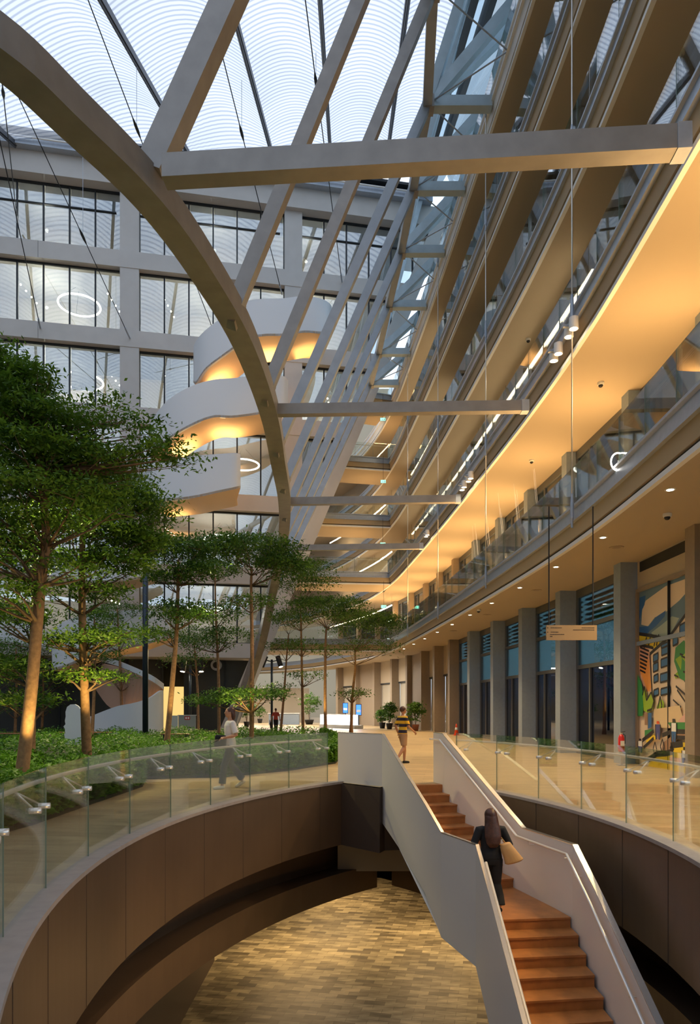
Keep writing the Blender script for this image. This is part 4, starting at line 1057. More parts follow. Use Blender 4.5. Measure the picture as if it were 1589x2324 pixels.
g = gp(432,1666); lamp_post(g, 4.6, ((-.9,.1,-.08,1),(1.5,.1,.08,1)), 'dark lamp post with spot heads beside the yellow lit doorway')
spot('post_beam', g+Vector((.3,-.4,4.0)), g+Vector((3,-7,.5)), 1400, (1,.78,.30), 80, .7, .1)
# in-ground tree uplights
for (bx, by, dx, dy, pw) in ((47,1775,.8,-1.0,150),(197,1733,1.0,-1.6,330),(571,1690,-.6,-1.2,200),(378,1695,.7,-1.2,160),(797,1664,-1.0,-1.5,240),(739,1668,-.6,-1,200),(68,1740,-1.5,-.5,160)):
    g = gp(bx, by); l = g+Vector((dx,dy,.45)); spot('tree_uplight', l, g+Vector((0,0,6)), pw*2.2, (1,.74,.26), 75, .8, .06)
for (x, y, z, tx, ty, pw) in ((-9,19,7.5,-6,17,700),(-5,30,8,-4,27,900),(-14,34,8,-12,31,900)):
    spot('garden_wash', (x,y,z+1), (tx,ty,0), pw*2.8, (1,.85,.38), 85, .8, .15)
# white silhouette board
sil = [(0,0),(.02,.25),(-.03,.5),(.02,.55),(.0,.75),(-.06,.85),(.03,.95),(.0,1.1),(.04,1.3),(.03,1.5),(.1,1.72),(.25,1.83),(.45,1.84),(.6,1.76),(.72,1.6),(.84,1.52),(.93,1.4),(.9,1.27),(.82,1.22),(.86,1.12),(.83,1.02),(.9,.93),(.93,.86),(1.0,.8),(.96,.7),(.88,.55),(.87,.3),(.88,0)]
g = gp(153,1692); r = empty('silhouette_board', g, 'white free standing cut-out board shaped like a bust in profile, among the plants', 'sculpture')
mb = MB(); n_ = len(sil); sc2 = 1.02
vs = [(x*sc2-.1, -.05, z*1.03) for x, z in sil]+[(x*sc2-.1, .05, z*1.03) for x, z in sil]
mb.add(vs, [list(range(n_)), [n_+i for i in range(n_)][::-1]]+[[i,(i+1)%n_,n_+(i+1)%n_,n_+i] for i in range(n_)]); mb.build('cut_out_panel', M['white'], r)
MB().box(-.1,.85,-.2,.2,0,.05).build('base', M['white'], r)
MB().box(.2,.3,.05,.35,0,1.1).build('rear_prop', M['pole'], r)
def bench(base, L, label, rz=0):
    r = empty('bench', base, label, 'bench', rz=rz)
    mb = MB()
    for k in range(4): mb.box(-L/2,L/2,-.22+.115*k,-.12+.115*k,.41,.45)
    mb.build('slat_seat', M['bench'], r)
    for s in (-L*.4, L*.4): MB().box(s-.04,s+.04,-.2,.2,0,.41).build('leg', M['dark'], r)
bench(gp(220,1684)+Vector((-.6,0,0.06)), 2.6, 'low timber bench behind the amber lit trunk')
bench(gp(15,1688)+Vector((0,0,0.06)), 2.4, 'low timber bench at the left picture edge')
bench(gp(392,1690)+Vector((.1,.2,0.06)), 1.3, 'short timber bench in the bright plants below the lamp post')
g = gp(407,1668); r = empty('notice_board', g, 'small grey glass fronted board with a red square mark near the doorway', 'board')
MB().box(-.05,1.05,-.04,.04,.0,1.25).build('panel', mat('board_grey', (.30,.33,.31), .3), r)
MB().box(-.55,-.08,-.03,.03,.0,1.25).build('side_panel', mat('board_pale', (.5,.56,.54), .3), r)
MB().box(-.1,1.1,-.045,.045,1.25,1.29).build('top_rail', M['chrome'], r)
MB().box(.35,.70,-.052,-.041,.98,1.2).build('red_mark', mat('red_mark', (.55,.03,.03), .4), r)
mb = MB(); mb.box(.40,.50,-.056,-.052,1.03,1.15); mb.box(.55,.65,-.056,-.052,1.03,1.15); mb.build('white_mark', M['white'], r)
for (xx, yy) in ((492,1510),(100,1506)):
    p = facpt(xx, yy, -2.6); r = empty('air_nozzle', p, 'round dark air nozzle on the shadowed ground floor front, %s' % ('behind the slender trees' if xx > 300 else 'at the far left'), 'nozzle')
    a = MB(); a.v = []; 
    MB().tube([(0,0,0),(0,-.3,0)], .42, 20).build('outer_ring', M['channel'], r); MB().tube([(0,-.3,0),(0,-.34,0)], .24, 18).build('inner_cone', M['black'], r)

# ================================================================ PROPS ON THE RIGHT
# hanging direction sign
d = 15.6; p = px(1297,1436,d)
r = empty('hanging_sign', p, 'thin wooden brown direction sign hung on two black rods from the cream ceiling', 'sign')
mb = MB().box(-.56,.56,-.03,.03,-.165,.165).build('board', mat('sign_board', (.33,.22,.11), .5), r)
for s in (-.5,.48):
    MB().tube([(s,0,.165),(s,0,6.2-p.z)], .014, 8).build('rod', M['black'], r)
inkm = mat('sign_ink', (.05,.03,.02), .6)
def text(s, x, z, size, y=-.032, parent=None, align='LEFT'):
    cu = bpy.data.curves.new('sign_text', 'FONT'); cu.body = s; cu.size = size; cu.extrude = .001; cu.align_x = align
    o = bpy.data.objects.new('sign_text', cu); COL.objects.link(o); o.parent = parent; o.location = (x,y,z); o.rotation_euler = (PI/2,0,0); cu.materials.append(inkm); return o
mb = MB()
for (x0, x1, z) in ((-.47,-.22,.105),(-.47,-.30,.01),(-.48,-.17,-.04),(.22,.50,.105),(.03,.5,.06)):
    x = x0
    while x < x1: w_ = random.uniform(.012,.03); mb.box(x, min(x+w_,x1), -.033,-.031, z-.008, z+.008); x += w_+.007
mb.box(-.485,-.43,-.033,-.031,-.095,-.075); mb.box(-.545,-.525,-.033,-.031,.095,.115); mb.box(-.545,-.525,-.033,-.031,.0,.02)
mb.build('printed_lines', inkm, r)
# cones
def cone(base, label):
    r = empty('traffic_cone', base, label, 'cone')
    MB().box(-.19,.19,-.19,.19,0,.04).build('base', M['orange'], r)
    MB().lathe([(.15,.04),(.04,.72),(.03,.73)], n=20).build('cone_body', M['orange'], r, smooth=True)
    MB().lathe([(.108,.34),(.077,.50)], n=20).build('reflective_band', M['white'], r, smooth=True)
M['orange'] = mat('orange_plastic', (.85,.09,.02), .45)
cone(gp(1036,1669)+Vector((0,0,0)), 'orange traffic cone with a white band by the blue grey window columns')
# fire extinguisher
g = Vector((8.1,20.9,0)); M['red'] = mat('red_paint', (.62,.02,.02), .35)
r = empty('fire_extinguisher', g+Vector((0,0,.40)), 'small red fire extinguisher on a stand beside the grey column left of the mural', 'extinguisher')
MB().lathe([(.02,0),(.085,.01),(.09,.05),(.09,.42),(.06,.50),(.03,.53)], n=20).build('cylinder', M['red'], r, smooth=True)
MB().box(-.03,.03,-.02,.02,.53,.58).build('valve', M['chrome'], r); MB().beam((-.02,0,.58),(.12,0,.62),.02,.015).build('handle', M['black'], r)
MB().tube([(.02,0,.56),(.11,-.02,.5),(.10,-.03,.25)], .011, 6).build('hose', M['black'], r); MB().box(-.06,.06,-.093,-.088,.18,.34).build('label_sticker', M['white'], r)
ex_ = empty('extinguisher_stand', g, 'steel stand carrying the red extinguisher', 'stand'); MB().box(-.12,.12,-.12,.12,0,.03).build('base', M['channel'], ex_); MB().box(-.03,.03,-.03,.03,.03,.37).build('post', M['channel'], ex_); MB().box(-.12,.12,-.12,.12,.365,.395).build('shelf', M['channel'], ex_)
# potted plants
def potted(base, H, R, n, label, pot=.28, name='potted_plant', leaf=.22, pm='black'):
    r = empty(name, base, label, 'plant', 'potted plants in the hall')
    MB().lathe([(pot*.7,0),(pot,.45),(pot*1.02,.5),(pot*.9,.5),(pot*.85,.44)], n=18).build('pot', M[pm], r, smooth=True)
    mb = MB(); rd = random.Random(int(abs(base[0])*100))
    for k in range(7):
        a = rd.uniform(0,2*PI); mb.tube([(0,0,.4),(math.cos(a)*R*.25,math.sin(a)*R*.25,H*.55),(math.cos(a)*R*.55,math.sin(a)*R*.55,H*.85)], [.015,.012,.006], 6)
    mb.build('stem', M['twig'], r)
    me = leaf_mesh('foliage', cloud((0,0,H*.62),(R,R,H*.40),n*3,cs=.14), leaf, flat=.7, aspect=.4); me.materials.append(M['leaf_far']); o = bpy.data.objects.new('foliage', me); COL.objects.link(o); o.parent = r
potted(gp(868,1653), 1.7, .6, 300, 'left hand potted plant in front of the shuttered shop bays')
potted(gp(884,1655), 2.3, .6, 350, 'taller potted plant just right of its neighbour by the brown column')
M['terracotta'] = mat('terracotta', (.30,.10,.05), .7)
potted(gp(943,1659), 2.3, .62, 380, 'bushy dark plant in a reddish pot behind the striped shirt walker', pm='terracotta')
potted(gp(560,1650), 2.6, .9, 420, 'broad potted plant beside the foot of the slanted white beam')
potted(gp(590,1641), 2.0, .6, 160, 'small standard plant in a pot against the bright lobby wall', pot=.3)
potted(gp(702,1644), 3.4, 1.2, 420, 'large potted plant left of the glowing white counter', pot=.5)
# glowing counter
g = gp(725,1650); M['glow'] = emit('counter_glow', (.86,.95,1), 3.2)
A = gp(727,1651); Bc = gp(797,1654); r = empty('light_counter', A, 'long low glowing white counter in front of the far windows', 'counter')
v = Bc-A; nrm_ = Vector((-v.y, v.x, 0)).normalized()
def lbox(a, b, z0, z1, th, m_, nm):
    a = Vector(a); b = Vector(b); o_ = nrm_*th
    return MB().hexa([(a.x,a.y),(b.x,b.y),(b.x+o_.x,b.y+o_.y),(a.x+o_.x,a.y+o_.y)], z0, z1).build(nm, m_, r)
lbox((0,0,0), v, .3, 1.15, .7, M['glow'], 'lit_front'); lbox(v*-.03, v*1.1, 0, .3, .9, M['white'], 'plinth'); lbox(v*-.01, v*1.01, 1.15, 1.2, .75, M['white'], 'top')
for (xx, yy, w_) in ((784,1607,.26),(814,1611,.26)):
    p = px(xx, yy, 66 if xx < 800 else 62); r = empty('display_screen', p, 'blue glowing upright screen behind the far windows, %s' % ('left of two' if xx < 800 else 'right of two'), 'screen')
    MB().box(-w_,w_,.0,.08,-.5,.5).build('casing', M['black'], r); MB().box(-w_+.05,w_-.05,-.01,0,-.45,.45).build('screen_face', emit('screen_blue', (.05,.18,1), 2.2), r)
    MB().box(-w_+.08,w_-.08,-.015,-.01,-.2,.0).build('caption_block', M['white'], r); MB().box(-.06,.06,.0,.08,-p.z-.0,-.5).build('stand', M['black'], r)
# lobby beyond: bright desk, partition and lamps
lb = MB().box(-14.5,-5,86,86.3,0,4.2); tag(lb.build('wall_lobby', M['plaster']), kind='structure')
r = empty('reception_desk', (-8.6,74,0), 'grey reception desk at the back of the bright lobby', 'desk'); MB().box(0,3.2,0,.8,0,1.15).build('body', M['colgrey'], r); MB().box(-.1,3.3,-.1,.9,1.15,1.22).build('counter_top', M['white'], r)
for (x, y) in ((-11,78),(-6,76),(-3,68),(-8,66),(0,62)):
    area('lobby_lamp', (x,y,5.6), 1.6, 420, NEUT)
for (x, y) in ((-3,88),(-9,90),(-15,92)):
    area('gallery_cool_lamp', (x,y,10.8), 2, 300, (.75,.9,1))
# curved lamp and hanging ornaments behind the first gallery glass
p = px(1403,1048,15.8); o = MB()
pts = [Vector((.16*math.cos(a), 0, .2*math.sin(a))) for a in np.linspace(1.3,4.6,12)]
o.tube(pts, .016, 8); oo = o.build('crescent_lamp', M['ledwhite'], None, smooth=True, loc=p); tag(oo, 'small white crescent shaped lamp seen through the lowest gallery glass', 'lamp')
for k in range(14):
    y = 27+k*.75; q, nn, t = epos(y, 1.4+.35*math.sin(k*2.1)); z = 7.95+.30*math.sin(k*1.7)
    o = MB(); rd = random.Random(k); a0 = rd.uniform(0,6)
    o.tube([Vector((.30*math.cos(a0+s*1.1), .30*math.sin(a0+s*1.1), .16*math.sin(s*2.2+k)+.10*s)) for s in np.linspace(0,2.4,9)], .018, 6)
    o.tube([(.25,0,.2),(.0,0,3.0)], .004, 4)
    oo = o.build('curl_ornament', M['curl'], None, smooth=True, loc=(q[0],q[1],z)) if 'curl' in M else None
    if oo: tag(oo, 'small shiny curled ribbon ornament behind the lowest gallery glass, %s of the cluster' % ORD[k], 'ornament', 'curled hanging ornaments')
# ================================================================ MURAL BAY
(xa, ya, na, ta), (xb, yb, nb_, tb) = cpos[1], cpos[2]
a = Vector((xa+ta[0]*.3+na[0]*.25, ya+ta[1]*.3+na[1]*.25, 0)); b = Vector((xb-tb[0]*.3+nb_[0]*.25, yb-tb[1]*.3+nb_[1]*.25, 0))
L = (b-a).length; tt = (b-a).normalized(); nn_ = Vector((tt.y,-tt.x,0))
# local frame: u runs from far (left in the picture) to near, front faces the hall
mroot = empty('mural_panel', b, 'tall colourful street scene mural of buildings, trees and people between two beige columns', 'mural', rz=math.atan2((a-b).y, (a-b).x))
def mloc(u, z): return u, z
MW, MZ0, MZ1 = L, 0.0, 5.25
# flat painting polygons, u in 0..1 (left to right in the picture), v in 0..1 (top to bottom)
MUC = {'sky':(.10,.17,.23),'pale':(.30,.36,.30),'blue':(.02,.10,.28),'cream':(.62,.50,.36),'orange':(.62,.25,.05),'salmon':(.55,.28,.18),'yellow':(.72,.48,.02),'green':(.03,.20,.05),'lime':(.22,.36,.02),'ink':(.015,.012,.015),'win':(.03,.13,.30),'brown':(.26,.15,.09),'pink':(.55,.33,.28),'tan':(.55,.42,.24),'white':(.75,.70,.62),'navy':(.05,.06,.2),'red':(.5,.06,.01)}
keys = list(MUC); mm = [mat('paint_'+k, tuple(min(.9, c*1.35) for c in MUC[k]), .55) for k in keys]
mp = MB(); layer = [0]
def P_(col, pts, d=None):
    layer[0] += 1; y = -.012-.0006*layer[0] if d is None else d
    vs = []
    for (u, v) in pts: vs.append(((u-0)*(MW-.12)+.06, y, MZ1-v*(MZ1-MZ0)+.0))
    mp.add(vs, [list(range(len(vs)))], keys.index(col))
def S_(pts, w=.012):
    layer[0] += 1; y = -.012-.0006*layer[0]
    for (p, q) in zip(pts, pts[1:]):
        dx, dy = q[0]-p[0], (q[1]-p[1])*1.25; l_ = math.hypot(dx,dy) or 1; ox, oy = -dy/l_*w, dx/l_*w/1.25
        vs = [((u)*(MW-.12)+.06, y, MZ1-v*(MZ1-MZ0)) for (u, v) in ((p[0]+ox,p[1]+oy),(p[0]-ox,p[1]-oy),(q[0]-ox,q[1]-oy),(q[0]+ox,q[1]+oy))]
        mp.add(vs, [[0,1,2,3]], keys.index('ink'))
P_('cream', [(0,0),(1,0),(1,1),(0,1)])
P_('sky', [(0,0),(1,0),(1,.30),(.75,.24),(.4,.32),(0,.26)])
P_('pale', [(.85,0),(1,0),(1,.2),(.95,.16),(.84,.07)]); P_('pale', [(.22,.25),(.40,.22),(.55,.19),(.66,.21),(.5,.30),(.3,.34)])
P_('cream', [(.06,.10),(.12,.06),(.45,.02),(.74,.02),(.80,.08),(.66,.12),(.50,.15),(.40,.17),(.28,.17),(.16,.21),(.04,.19)])
P_('blue', [(0,.03),(.12,.03),(.10,.08),(.05,.11),(.0,.18)]); P_('blue', [(0,.20),(.18,.21),(.30,.17),(.46,.15),(.44,.18),(.30,.22),(.14,.25),(0,.24)])
P_('yellow', [(0,.24),(.2,.26),(.36,.29),(.34,.35),(.0,.31)])
P_('cream', [(.2,.37),(.52,.30),(.80,.19),(.93,.17),(1,.26),(1,.7),(.2,.7)])
P_('salmon', [(0,.31),(.16,.33),(.22,.38),(.24,.58),(.10,.58),(0,.45)]); P_('orange', [(0,.39),(.18,.40),(.22,.56),(.16,.58),(.03,.47)])
for i in range(7): S_([(.02,.32+.022*i),(.18-.01*i,.352+.020*i)], .007)
S_([(0,.24),(.2,.265),(.40,.295)], .012); S_([(0,.305),(.16,.325),(.26,.34)], .01)
for u in (.10,.17,.27,.31): S_([(u,.33),(u+.04,.27)], .008)
S_([(.2,.37),(.52,.295),(.80,.185),(.83,.14),(.88,.145)], .012); S_([(.2,.37),(.24,.6)], .008)
for (u,v,w_,h_) in ((.26,.38,.08,.04),(.26,.43,.08,.045),(.27,.495,.07,.04),(.27,.575,.08,.035),(.40,.35,.13,.04),(.39,.41,.14,.045),(.38,.49,.15,.045),(.39,.57,.15,.035),(.58,.30,.07,.05),(.68,.25,.08,.06),(.40,.33,.12,.02)):
    P_('win', [(u,v),(u+w_,v-.01),(u+w_,v+h_-.01),(u,v+h_)]); S_([(u,v),(u+w_,v-.01),(u+w_,v+h_-.01),(u,v+h_),(u,v)], .006)
P_('green', [(.82,.17),(.92,.19),(1,.2),(1,.62),(.94,.6),(.90,.45),(.84,.36),(.80,.25)])
P_('green', [(.62,.36),(.74,.33),(.86,.38),(.90,.46),(.80,.55),(.68,.52),(.60,.43)])
P_('lime', [(.62,.42),(.72,.40),(.70,.48)]); P_('lime', [(.80,.22),(.86,.24),(.84,.30)]); P_('lime', [(.86,.52),(.98,.55),(.94,.62)]); 
rd = random.Random(3)
for i in range(26):
    u = .60+.36*rd.random(); v = .2+.36*rd.random()
    if u < .8 and v < .34: continue
    P_('lime' if i%2 else 'green', [(u,v),(u+.05,v-.015),(u+.07,v+.012),(u+.02,v+.02)]); S_([(u,v),(u+.06,v+.012)], .006)
S_([(.80,.22),(.86,.36),(.92,.46),(.9,.5)], .01); S_([(.64,.56),(.82,.62),(.98,.66)], .007); S_([(.66,.58),(.80,.655),(.82,.62)], .007); S_([(.60,.63),(.72,.67)], .006)
P_('green', [(0,.47),(.08,.53),(.12,.62),(.1,.72),(0,.72)]); P_('lime', [(.10,.60),(.14,.55),(.18,.62),(.25,.59),(.30,.63),(.28,.68),(.20,.70),(.12,.69)]); P_('lime', [(.34,.67),(.40,.62),(.46,.64),(.46,.68),(.38,.71)])
S_([(.10,.60),(.13,.55),(.17,.63),(.25,.585),(.30,.635),(.26,.68),(.18,.69)], .008); S_([(.36,.68),(.40,.61),(.43,.66),(.40,.70),(.36,.68)], .008)
P_('tan', [(.3,.68),(.7,.66),(.75,.73),(.55,.78),(.3,.78)]); P_('pink', [(.68,.74),(.82,.68),(.92,.62),(.92,.76),(.75,.78)]); P_('blue', [(.88,.64),(.96,.68),(1,.74),(1,.77),(.9,.76),(.86,.69)])
P_('green', [(.52,.75),(.80,.745),(.86,.78),(.6,.79)]); P_('green', [(.14,.80),(.28,.79),(.27,.82),(.14,.84)])
P_('blue', [(.20,.70),(.26,.70),(.26,.78),(.20,.79)]); P_('brown', [(.14,.70),(.19,.70),(.19,.77),(.14,.77)]); P_('brown', [(.66,.79),(.9,.79),(.9,.83),(.62,.83)]); P_('brown', [(.45,.86),(.62,.81),(.7,.82),(.55,.90),(.42,.92)])
P_('yellow', [(.16,.86),(.30,.82),(.34,.84),(.2,.88)]); P_('yellow', [(.58,.86),(1,.83),(1,1),(.2,1),(.24,.96),(.5,.92),(.6,.90)]); P_('pink', [(.55,.93),(.72,.93),(.72,.97),(.55,.97)])
S_([(.10,.86),(.30,.80)], .014); S_([(.12,.90),(.30,.84)], .012); S_([(.44,.82),(.6,.795),(1,.79)], .015); S_([(.62,.825),(1,.82)], .012); S_([(.75,.855),(.57,.87),(.61,.90),(.5,.915),(.35,.925),(.20,.965)], .02)
def fig(u, v, h, c1, c2):
    P_(c1, [(u-.035,v+h*.18),(u+.035,v+h*.18),(u+.04,v+h*.55),(u-.04,v+h*.55)]); P_(c2, [(u-.035,v+h*.55),(u+.035,v+h*.55),(u+.03,v+h),(u+.005,v+h),(u,v+h*.6),(u-.01,v+h),(u-.03,v+h)]); P_('red' if c1 != 'white' else 'ink', [(u-.02,v),(u+.02,v),(u+.025,v+h*.15),(u-.02,v+h*.15)])
    S_([(u-.04,v+h*.18),(u-.04,v+h*.55),(u-.03,v+h)], .006); S_([(u+.04,v+h*.18),(u+.04,v+h*.55),(u+.03,v+h)], .006)
fig(.37,.745,.10,'navy','navy'); fig(.62,.73,.12,'white','blue'); fig(.78,.87,.10,'white','navy'); fig(.93,.84,.13,'white','navy'); fig(.07,.85,.08,'white','navy')
for (u, v) in ((.33,.86),(.45,.84)): S_([(u,v),(u-.03,v+.04),(u,v+.08),(u+.03,v+.04),(u,v)], .006)
pnt = mp.build('painting', mm, mroot)
MB().box(0, MW, 0, .12, 0, MZ1).build('backing_panel', M['panelbeige'], mroot)
MB().box(MW*.525-.012, MW*.525+.012, -.09, -.01, 0, MZ1).build('vertical_joint', M['dark'], mroot)
MB().box(0, MW, -.10, 0, 3.62, 3.74).build('cross_rail', M['colgrey'], mroot)
MB().box(-.02, .08, -.10, 0, 0, MZ1).build('side_frame', M['colbrown'], mroot); MB().box(MW-.08, MW+.02, -.10, 0, 0, MZ1).build('side_frame', M['colbrown'], mroot)
MB().box(0, MW, -.1, .12, MZ1, MZ1+.1).build('top_frame', M['colbrown'], mroot)
up = MB(); obox(up, (a.x,a.y), (nn_.x,nn_.y), (tt.x,tt.y), -.04,.1, 0, L, MZ1+.1, 6.2); tag(up.build('wall_panel_over_mural', M['panelbeige']), kind='structure')
vg = MB(); obox(vg, (a.x,a.y), (nn_.x,nn_.y), (tt.x,tt.y), -.06,-.03, .2, L-.2, 5.85, 6.15); tag(vg.build('trim_7', M['black']), kind='structure')

# ================================================================ PEOPLE
M['skin'] = mat('skin', (.50,.24,.13), .5); M['hair'] = mat('dark_brown_hair', (.07,.024,.012), .45, noise=.3, scale=30); M['blackcloth'] = mat('black_cloth', (.010,.010,.012), .85)
M['whitecloth'] = mat('white_cloth', (.72,.66,.60), .8); M['darkblue'] = mat('charcoal_trousers', (.035,.042,.050), .85); M['tanbag'] = mat('tan_leather', (.60,.34,.13), .5)
M['shoe_w'] = mat('white_shoe', (.75,.68,.52), .6); M['redcloth'] = mat('red_cloth', (.45,.06,.03), .8); M['tancloth'] = mat('tan_shorts', (.42,.24,.12), .8)
def stripes():
    m = mat('striped_cloth', (.7,.4,.03), .8); n = m.node_tree; b = n.nodes['Principled BSDF']
    t = n.nodes.new('ShaderNodeTexCoord'); s = n.nodes.new('ShaderNodeSeparateXYZ'); n.links.new(t.outputs['Object'], s.inputs[0])
    mu = n.nodes.new('ShaderNodeMath'); mu.operation = 'MULTIPLY'; mu.inputs[1].default_value = 2*PI/.185; n.links.new(s.outputs['Z'], mu.inputs[0])
    si = n.nodes.new('ShaderNodeMath'); si.operation = 'SINE'; n.links.new(mu.outputs[0], si.inputs[0])
    g_ = n.nodes.new('ShaderNodeMath'); g_.operation = 'GREATER_THAN'; g_.inputs[1].default_value = .0; n.links.new(si.outputs[0], g_.inputs[0])
    mx = n.nodes.new('ShaderNodeMixRGB'); mx.inputs[1].default_value = (.82,.45,.02,1); mx.inputs[2].default_value = (.03,.02,.04,1); n.links.new(g_.outputs[0], mx.inputs[0]); n.links.new(mx.outputs[0], b.inputs['Base Color'])
    return m
M['stripe'] = stripes()
def sm(mb, name, m, parent, vox):
    o = mb.build(name, m, parent)
    r_ = o.modifiers.new('remesh', 'REMESH'); r_.mode = 'VOXEL'; r_.voxel_size = vox; r_.use_smooth_shade = True
    s_ = o.modifiers.new('smooth', 'SMOOTH'); s_.iterations = 3; s_.factor = .5
    return o
def ell(mb, rings, n=18):
    vs = []; fs = []
    for (x, y, z, rx, ry) in rings:
        for k in range(n): a = 2*PI*k/n; vs.append((x+rx*math.cos(a), y+ry*math.sin(a), z))
    for i in range(len(rings)-1):
        for k in range(n): fs.append([i*n+k, i*n+(k+1)%n, (i+1)*n+(k+1)%n, (i+1)*n+k])
    fs.append(list(range(n))[::-1]); fs.append([(len(rings)-1)*n+k for k in range(n)]); mb.add(vs, fs)
def ball(mb, c, rx, ry, rz, n=14):
    ell(mb, [(c[0],c[1],c[2]+rz*math.sin(t), max(.001,rx*math.cos(t)), max(.001,ry*math.cos(t))) for t in np.linspace(-PI/2*.96, PI/2*.96, 9)], n)
def hand(mb, w, d, side, curl):
    """w wrist, d direction of the forearm; five fingers, curled"""
    w = Vector(w); d = Vector(d).normalized(); up = Vector((0,0,1)); s = d.cross(up); s = s.normalized() if s.length > .1 else Vector((0,1,0)); dn = s.cross(d).normalized()*-1
    if dn.z > 0: dn = -dn
    pc = w+d*.045
    mb.tube([w-d*.02, w+d*.02, w+d*.085], [.022,.030,.028], 10); mb.tube([w+d*.03+s*.018, w+d*.085+s*.028], .014, 8); mb.tube([w+d*.03-s*.018, w+d*.085-s*.028], .014, 8)
    for k, ln in enumerate((.062,.074,.078,.068)):
        b_ = w+d*.083+s*(.030-.020*k)*1.0; c1 = b_+(d+dn*curl*.6).normalized()*ln*.5; c2 = c1+(d*.4+dn*curl*1.2).normalized()*ln*.5
        mb.tube([b_, c1, c2], [.0092,.0085,.007], 8)
    th = w+d*.03+s*.026*side; t1 = th+(d*.6+s*.8*side+dn*.3).normalized()*.035; t2 = t1+(d*.9+dn*.6).normalized()*.028
    mb.tube([th, t1, t2], [.012,.010,.008], 8)
def person(name, base, rz, label, J, H=1.66, top='whitecloth', leg='darkblue', shoe='shoe_w', hair='long', sleeve='short', vox=.0075, shorts=False, flare=1.0):
    """local frame: x forward, y left, z up. J: joints for legs and arms"""
    k = H/1.68
    r = empty(name, base, label, 'person', rz=rz); bw_ = 1.14 if hair == 'long' else 1.0; r.scale = (k*bw_,k*bw_,k)
    b = MB(); ph = .93
    # torso, neck, head
    ell(b, [(0,0,.86,.085,.12),(0,0,.93,.105,.155),(0,0,1.02,.09,.135),(.01,0,1.10,.085,.118),(.01,0,1.22,.10,.135),(.01,0,1.32,.10,.150),(.0,0,1.39,.085,.155),(0,0,1.43,.06,.10),(.005,0,1.46,.048,.052),(.015,0,1.52,.045,.048)])
    ball(b, (.025,0,1.60), .092, .075, .112); ball(b, (.045,0,1.555), .065, .055, .06)
    b.tube([(.10,0,1.615),(.128,0,1.585)], [.009,.015], 8); ball(b, (.108,0,1.553), .012,.024,.008); ball(b, (.025,.077,1.60), .015,.009,.028); ball(b, (.025,-.077,1.60), .015,.009,.028)
    for s, nm in ((1,'l'),(-1,'r')):
        hip = Vector((0,.085*s,.90)); kn = Vector(J['knee_'+nm]); an = Vector(J['ankle_'+nm])
        b.tube([hip, hip.lerp(kn,.35), kn, kn.lerp(an,.3), kn.lerp(an,.7), an], [.085,.078,.052,.055,.042,.034], 12)
        fd = Vector((math.cos(J.get('fp_'+nm,0)),0,math.sin(J.get('fp_'+nm,0)))); b.tube([an+Vector((-.03,0,-.04)), an+fd*.08+Vector((0,0,-.05)), an+fd*.16+Vector((0,0,-.06))], [.034,.036,.026], 10)
        sh = Vector((0,.165*s,1.385)); el = Vector(J['elbow_'+nm]); wr = Vector(J['wrist_'+nm])
        b.tube([sh+Vector((0,-.04*s,0)), sh, sh.lerp(el,.5), el, el.lerp(wr,.35), wr], [.05,.052,.043,.036,.037,.024], 12)
        hand(b, wr, wr-el, -s, J.get('curl_'+nm, .8))
    sm(b, 'body', M['skin'], r, vox)
    # top
    c = MB(); g_ = .014
    ell(c, [(0,0,.90,.118,.172),(0,0,.98,.115,.162),(.01,0,1.08,.105,.142),(.01,0,1.22,.118,.155),(.01,0,1.33,.116,.168),(.0,0,1.40,.098,.165),(0,0,1.435,.07,.095)])
    for s, nm in ((1,'l'),(-1,'r')):
        sh = Vector((0,.165*s,1.385)); el = Vector(J['elbow_'+nm]); wr = Vector(J['wrist_'+nm])
        if sleeve == 'long': c.tube([sh+Vector((0,-.05*s,0)), sh, sh.lerp(el,.5), el, el.lerp(wr,.4), el.lerp(wr,.94)], [.06,.066,.060,.053,.05,.040], 12)
        else: c.tube([sh+Vector((0,-.05*s,0)), sh, sh.lerp(el,.5), sh.lerp(el,.85)], [.06,.068,.066,.068], 12)
    sm(c, 'shirt' if top != 'stripe' else 'striped_shirt', M[top], r, .011)
    # trousers
    c = MB(); ell(c, [(0,0,.80,.10,.15),(0,0,.87,.112,.168),(0,0,.94,.112,.162),(0,0,1.0,.10,.145)])
    for s, nm in ((1,'l'),(-1,'r')):
        hip = Vector((0,.085*s,.89)); kn = Vector(J['knee_'+nm]); an = Vector(J['ankle_'+nm])
        if shorts: c.tube([hip, hip.lerp(kn,.5), hip.lerp(kn,.86)], [.098,.096,.095], 12)
        else: c.tube([hip, hip.lerp(kn,.35), kn, kn.lerp(an,.5), kn.lerp(an,.93)], [.098,.092,.072,.066*flare,.068*flare], 12)
    sm(c, 'shorts' if shorts else 'trousers', M[leg], r, .011)
    for s, nm in ((1,'l'),(-1,'r')):
        an = Vector(J['ankle_'+nm]); f_ = J.get('fp_'+nm,0); fd = Vector((math.cos(f_),0,math.sin(f_))); c = MB()
        h0 = an+Vector((0,0,-.045)); c.tube([h0-fd*.055, h0-fd*.02, h0+fd*.08+Vector((0,0,-.008)), h0+fd*.16+Vector((0,0,-.012)), h0+fd*.19+Vector((0,0,-.014))], [.03,.044,.043,.036,.018], 12)
        sm(c, 'shoe', M[shoe], r, .009)
    c = MB()
